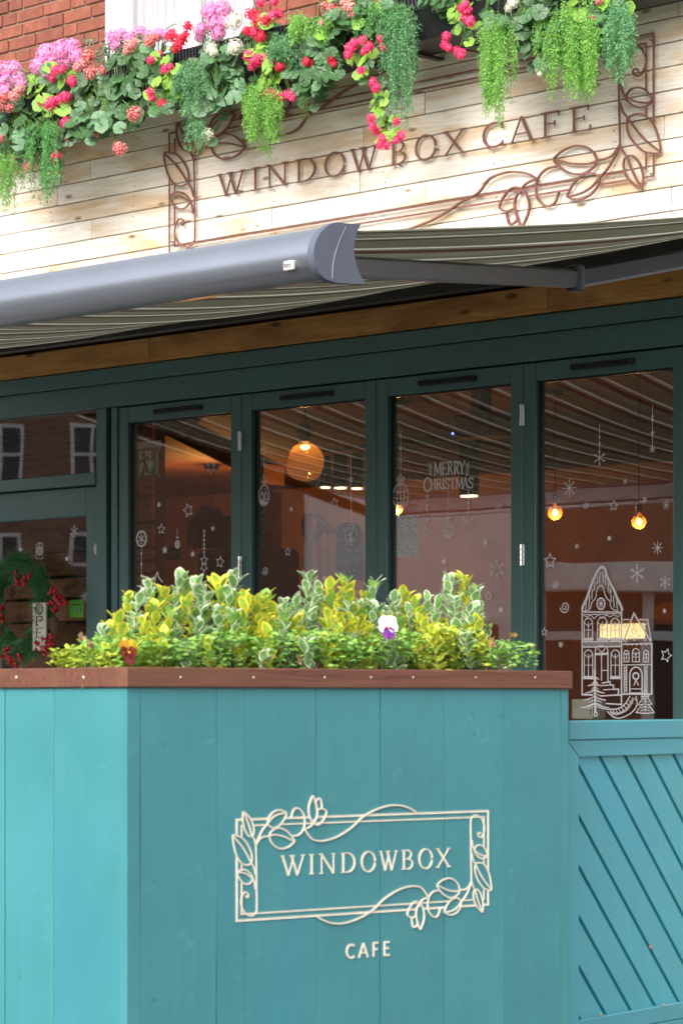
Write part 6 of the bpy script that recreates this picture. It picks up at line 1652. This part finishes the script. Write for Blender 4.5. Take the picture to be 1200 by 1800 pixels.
# ------------------------------------------------------------------ planting in the planter
EG = [oval_leaf('euonymus_gold', s_) for s_ in range(4)]; ES = [oval_leaf('euonymus_silver', s_) for s_ in range(4)]
EM = [oval_leaf('pansy_leaf', s_ + 9, .30) for s_ in range(3)]
SG = 'variegated shrubs in the planter'
zs = ZT0 - .004
def shrub(label, shoots, kind):
    bx = sum(s_[0] for s_ in shoots) / len(shoots); dep = sum(s_[2] for s_ in shoots) / len(shoots)
    x, _ = PL.px(bx, 1150, -dep)
    t = Thing('euonymus_shrub', label, 'shrub', PL, x, dep, zs, SG); st_ = MB()
    shoots = shoots + [(q[0] + rr.uniform(-30, 30), q[1] + rr.uniform(14, 75), max(.06, q[2] - rr.uniform(-.02, .08))) for q in shoots]
    for (px, py, d) in shoots:
        tx, tz = PL.px(px, py, -d); bx_, bz_ = tx * .6 + x * .4 + rr.uniform(-.02, .02), zs
        base = Vector((bx_, d + rr.uniform(-.02, .02), bz_)); tip = Vector((tx, d, tz - .018)); mid = (base + tip) / 2 + Vector((rr.uniform(-.012, .012), rr.uniform(-.012, .012), 0))
        P = [Vector(p) for p in spline([base, mid, tip], 6)]; st_.tube(P, [.0026 - .0012 * i / (len(P) - 1) for i in range(len(P))], 5)
        L = (tip - base).length; lv = max(3, int(L / .0165))
        ksh = rr.random(); lsz = rr.uniform(.8, 1.15)
        for j in range(1, lv + 1):
            f = j / lv * (len(P) - 1); k = min(int(f), len(P) - 2); p = P[k].lerp(P[k + 1], f - k)
            if (p.z - zs) < .02: continue
            for q in range(3 if j > lv - 3 else 2):
                a = j * 1.57 + q * (2.1 if j > lv - 3 else 3.14) + rr.uniform(-.4, .4); up = .85 + 1.3 * (j / lv) ** 2 + rr.uniform(-.2, .25)
                d_ = Vector((math.cos(a), math.sin(a), up)).normalized(); nrm = (Vector((0, 0, 1)) - d_ * d_.z).normalized() if abs(d_.z) < .98 else Vector((math.cos(a), math.sin(a), 0))
                nrm = (nrm + Vector((rr.uniform(-.3, .3), rr.uniform(-.3, .3), 0))); nrm = (nrm - d_ * nrm.dot(d_)).normalized()
                X = d_.cross(nrm); M_ = Matrix((X, d_, nrm)).transposed().to_4x4(); s_ = rr.uniform(.024, .050) * lsz * (1.0 if j < lv else .8)
                pool = (EG if ksh < .8 else ES) if kind == 'g' else (ES if ksh < .75 else EG)
                if rr.random() < .12: pool = EM
                t.inst('leaf', rr.choice(pool), Matrix.Translation(p) @ M_ @ Matrix.Diagonal((s_, s_, s_, 1)))
    t.part('stems', st_, 'stem_green'); return t
shrub('golden variegated shrub at the left corner of the planter', [(182, 1095, .16), (205, 1078, .20), (225, 1042, .22), (245, 1040, .18), (212, 1105, .12)], 'g')
shrub('golden variegated shrub behind the yellow pansy', [(262, 1015, .22), (285, 1030, .24), (300, 1072, .14), (272, 1060, .18), (250, 1085, .12), (290, 1105, .10)], 'g')
shrub('silver edged shrub left of the tall golden shoots', [(318, 1003, .30), (345, 1020, .26), (330, 1050, .20), (362, 1040, .22), (345, 1085, .16), (310, 1030, .3)], 's')
shrub('tallest golden shrub in front of the first and second folding doors', [(384, 1020, .22), (412, 1002, .24), (400, 1030, .20), (428, 1040, .18), (380, 1065, .16), (408, 1075, .14)], 'g')
shrub('golden shrub left of the middle of the planter', [(448, 1050, .20), (468, 1040, .24), (482, 1062, .20), (455, 1085, .14), (474, 1100, .12)], 'g')
shrub('silver edged shrub in the middle with pale shoots', [(500, 1052, .24), (520, 1045, .22), (542, 1008, .28), (560, 1030, .26), (512, 1085, .16), (535, 1070, .18)], 's')
shrub('golden shrub right of the middle pale shoots', [(582, 1020, .22), (608, 1018, .22), (595, 1045, .18), (575, 1070, .15), (612, 1060, .17), (592, 1095, .12)], 'g')
shrub('silver edged shrub above and left of the white and purple pansy', [(638, 1035, .26), (660, 1018, .28), (628, 1068, .22), (655, 1060, .2), (645, 1095, .15), (672, 1080, .2)], 's')
shrub('golden shrub right of the white and purple pansy', [(728, 1050, .22), (752, 1044, .22), (768, 1052, .2), (740, 1085, .15), (760, 1100, .12), (700, 1090, .2)], 'g')
shrub('small silver edged shrub between two golden ones near the pansy', [(692, 1048, .28), (708, 1040, .3), (720, 1068, .24)], 's')
shrub('silver edged shrub at the right end of the planting, tall against the door', [(790, 1012, .26), (815, 1008, .24), (835, 1030, .22), (842, 1060, .2), (800, 1050, .22), (825, 1075, .18), (838, 1090, .16), (800, 1095, .18)], 's')
def pansy_green(label, x0, x1, ytop, n, mt='pansy_leaf', d0=.065, d1=.33):
    cx_ = (x0 + x1) / 2; x, _ = PL.px(cx_, 1170, -.15); t = Thing('pansy_plant', label, 'pansy plant', PL, x, .15, zs, 'low green pansy plants filling the planter'); m = MB()
    for i in range(n):
        d = rr.uniform(d0, d1); q = rr.random(); px = x0 + (x1 - x0) * rr.random(); e = 1 - (abs(px - cx_) / ((x1 - x0) / 2)) ** 3 * .45
        y_ = 1174 - (1174 - ytop) * e * (q ** .7); xx, zz = PL.px(px, y_, -d)
        if xx < .035 or xx > PLN - .035: xx = min(max(xx, .035), PLN - .035)
        a = rr.uniform(0, 6.28); dd = Vector((math.cos(a), math.sin(a) - .4, rr.uniform(-.2, .75))).normalized(); s_ = rr.uniform(.012, .023); nn = dd.cross(Vector((rr.uniform(-.5, .5), rr.uniform(-.5, .5), 1))).normalized() * s_ * .30; up = nn.cross(dd).normalized() * s_ * .1
        p = Vector((xx, max(d, .04), max(zz, zs + .006)))
        m.add([p, p + dd * s_ * .35 + nn, p + dd * s_ * .75 + nn * .8 - up, p + dd * s_ - up * 1.6, p + dd * s_ * .75 - nn * .8 - up, p + dd * s_ * .35 - nn, p + dd * s_ * .5 + up], [(0, 1, 6), (1, 2, 6), (2, 3, 6), (3, 4, 6), (4, 5, 6), (5, 0, 6)], 0, [(0, -.9), (.6, -.3), (.5, .4), (0, .9), (-.5, .4), (-.6, -.3), (0, 0)])
    t.part('foliage', m, mt, kind='stuff'); return t
pansy_green('low yellowing pansy foliage at the left end of the planter', 44, 170, 1138, 520, 'pansy_leaf_yellowing')
pansy_green('low bright green foliage around the yellow pansy', 130, 330, 1116, 950)
pansy_green('low fresh green foliage under the tallest golden shrub', 310, 480, 1112, 950)
pansy_green('low dense green foliage in the middle of the planter', 450, 640, 1110, 1050)
pansy_green('low green foliage under the white and purple pansy', 610, 780, 1112, 950)
pansy_green('low yellow green foliage right of the white and purple pansy', 740, 860, 1096, 600, 'pansy_leaf_yellowing')
tw = pansy_green('small green pansy plant with withered blooms at the right end of the planter', 850, 950, 1128, 420)
def pansy(px, py, d, r_px, upper, lower, label, lean=(.0, -1, .25), side=None):
    x, z = PL.px(px, py, -d); Y = PL.world(x, d, z).y; s_ = r_px / FPX * Y
    t = Thing('pansy_flower', label, 'pansy', PL, x, d, z)
    M_ = aim((x, d, z), lean, 0, 1)
    for i, (ang, mt, q, zo) in enumerate(((125, upper, 1.0, 0), (55, upper, 1.0, .001), (185, side or upper, .85, .002), (-5, side or upper, .85, .003), (270, lower, 1.05, .004))):
        m = MB(); n = 10; vs = [(0, 0, zo)]; uv = [(0, 0)]; c = Vector((math.cos(R(ang)), math.sin(R(ang)))) * s_ * .55 * q
        for k in range(n): a = 2 * math.pi * k / n; w = s_ * .58 * q * (1 + .07 * math.sin(k * 3)); vs.append((c.x + w * math.cos(a), c.y + w * math.sin(a), zo + .0035 + .0018 * math.sin(k * 2))); uv.append((math.cos(a), math.sin(a)))
        m.add(vs, [[0, 1 + k, 1 + (k + 1) % n] for k in range(n)], 0, uv); m.v = [M_ @ v for v in m.v]; t.part('petal', m, mt)
    m = MB(); m.ball(M_ @ Vector((0, -s_ * .1, .008)), s_ * .12, 8, 6); t.part('flower_eye', m, 'pansy_petal_yellow')
    m = MB(); m.tube(spline([(x, d + .012, z), (x + .006, d + .02, z - .02), (x, d + .02, zs)], 4), .0013, 5); t.part('stem', m, 'stem_green')
    return t
t = pansy(680, 1102, .08, 20, 'pansy_petal_white', 'pansy_petal_purple', 'white and purple pansy bloom standing above the foliage', (-.3, -1, .15))
pansy(222, 1146, .045, 22, 'pansy_petal_yellow', 'pansy_petal_maroon', 'yellow and maroon pansy bloom near the left corner', (.2, -1, .2), 'pansy_petal_maroon')
def wither(px, py, d, label, s_=.016):
    x, z = PL.px(px, py, -d); t = Thing('withered_bloom', label, 'withered bloom', PL, x, d, z); m = MB()
    for k in range(9):
        dd = Vector((rr.uniform(-.5, .5), rr.uniform(-.5, .2), rr.uniform(-1, .6))).normalized() * s_; nn = dd.cross(Vector((rr.uniform(-1, 1), 1, .3))).normalized() * s_ * .35; p = Vector((x, d, z))
        m.add([p, p + dd * .5 + nn, p + dd, p + dd * .5 - nn], [(0, 1, 2, 3)], 0, [(0, 0), (.5, .5), (1, 0), (.5, -.5)])
    t.part('petals', m, 'withered_petal'); m = MB(); m.tube(spline([(x, d, z), (x + .012, d, z - .012), (x + .006, d + .01, zs)], 4), .0012, 4); t.part('stem', m, 'stem_green')
wither(867, 1130, .1, 'brown withered bloom at the left of the small right hand pansy plant'); wither(897, 1118, .1, 'tallest withered bloom standing on the small right hand pansy plant', .018); wither(935, 1140, .1, 'drooping yellowed bloom over the right end of the rim'); wither(146, 1118, .14, 'pale pink bud above the left end of the planting', .012); wither(157, 1132, .14, 'pale faded bud just under the pink one at the left', .012)
wither(524, 1158, .06, 'small faded bloom low in the middle of the planting')
m = MB(); P = [PL.px(728, 1148, -.06), PL.px(752, 1132, -.06), PL.px(768, 1120, -.08)]; m.tube([(P[0][0], .06, P[0][1]), (P[1][0], .06, P[1][1]), (P[2][0], .08, P[2][1])], .0009, 4)
single('dry_stalk', m, 'withered_petal', 'thin dry straw stalk sticking out under the golden shrub right of the pansy', 'stalk', PL, (P[0][0], .06, P[0][1]))
# small dry leaves caught on the screen's bottom rail
for px, py, lab in ((1164, 1768, 'small brown dry leaf lying on the bottom rail of the screen, right'), (1053, 1786, 'tiny dry leaf crumb on the bottom rail of the screen, left'), (1141, 1666, 'tiny brown seed stuck to the diagonal boards')):
    off = .0 if py > 1700 else -.008
    x, z = SC.px(px, py, off); m = MB(); m.add([(x - .010, -off - .002, z), (x, -off - .010, z + .004), (x + .011, -off - .003, z + .001), (x, -off - .0015, z + .007)], [(0, 1, 3), (1, 2, 3), (0, 3, 2), (0, 2, 1)])
    single('dry_leaf', m, 'withered_petal', lab, 'leaf', SC, (x, -off, z))
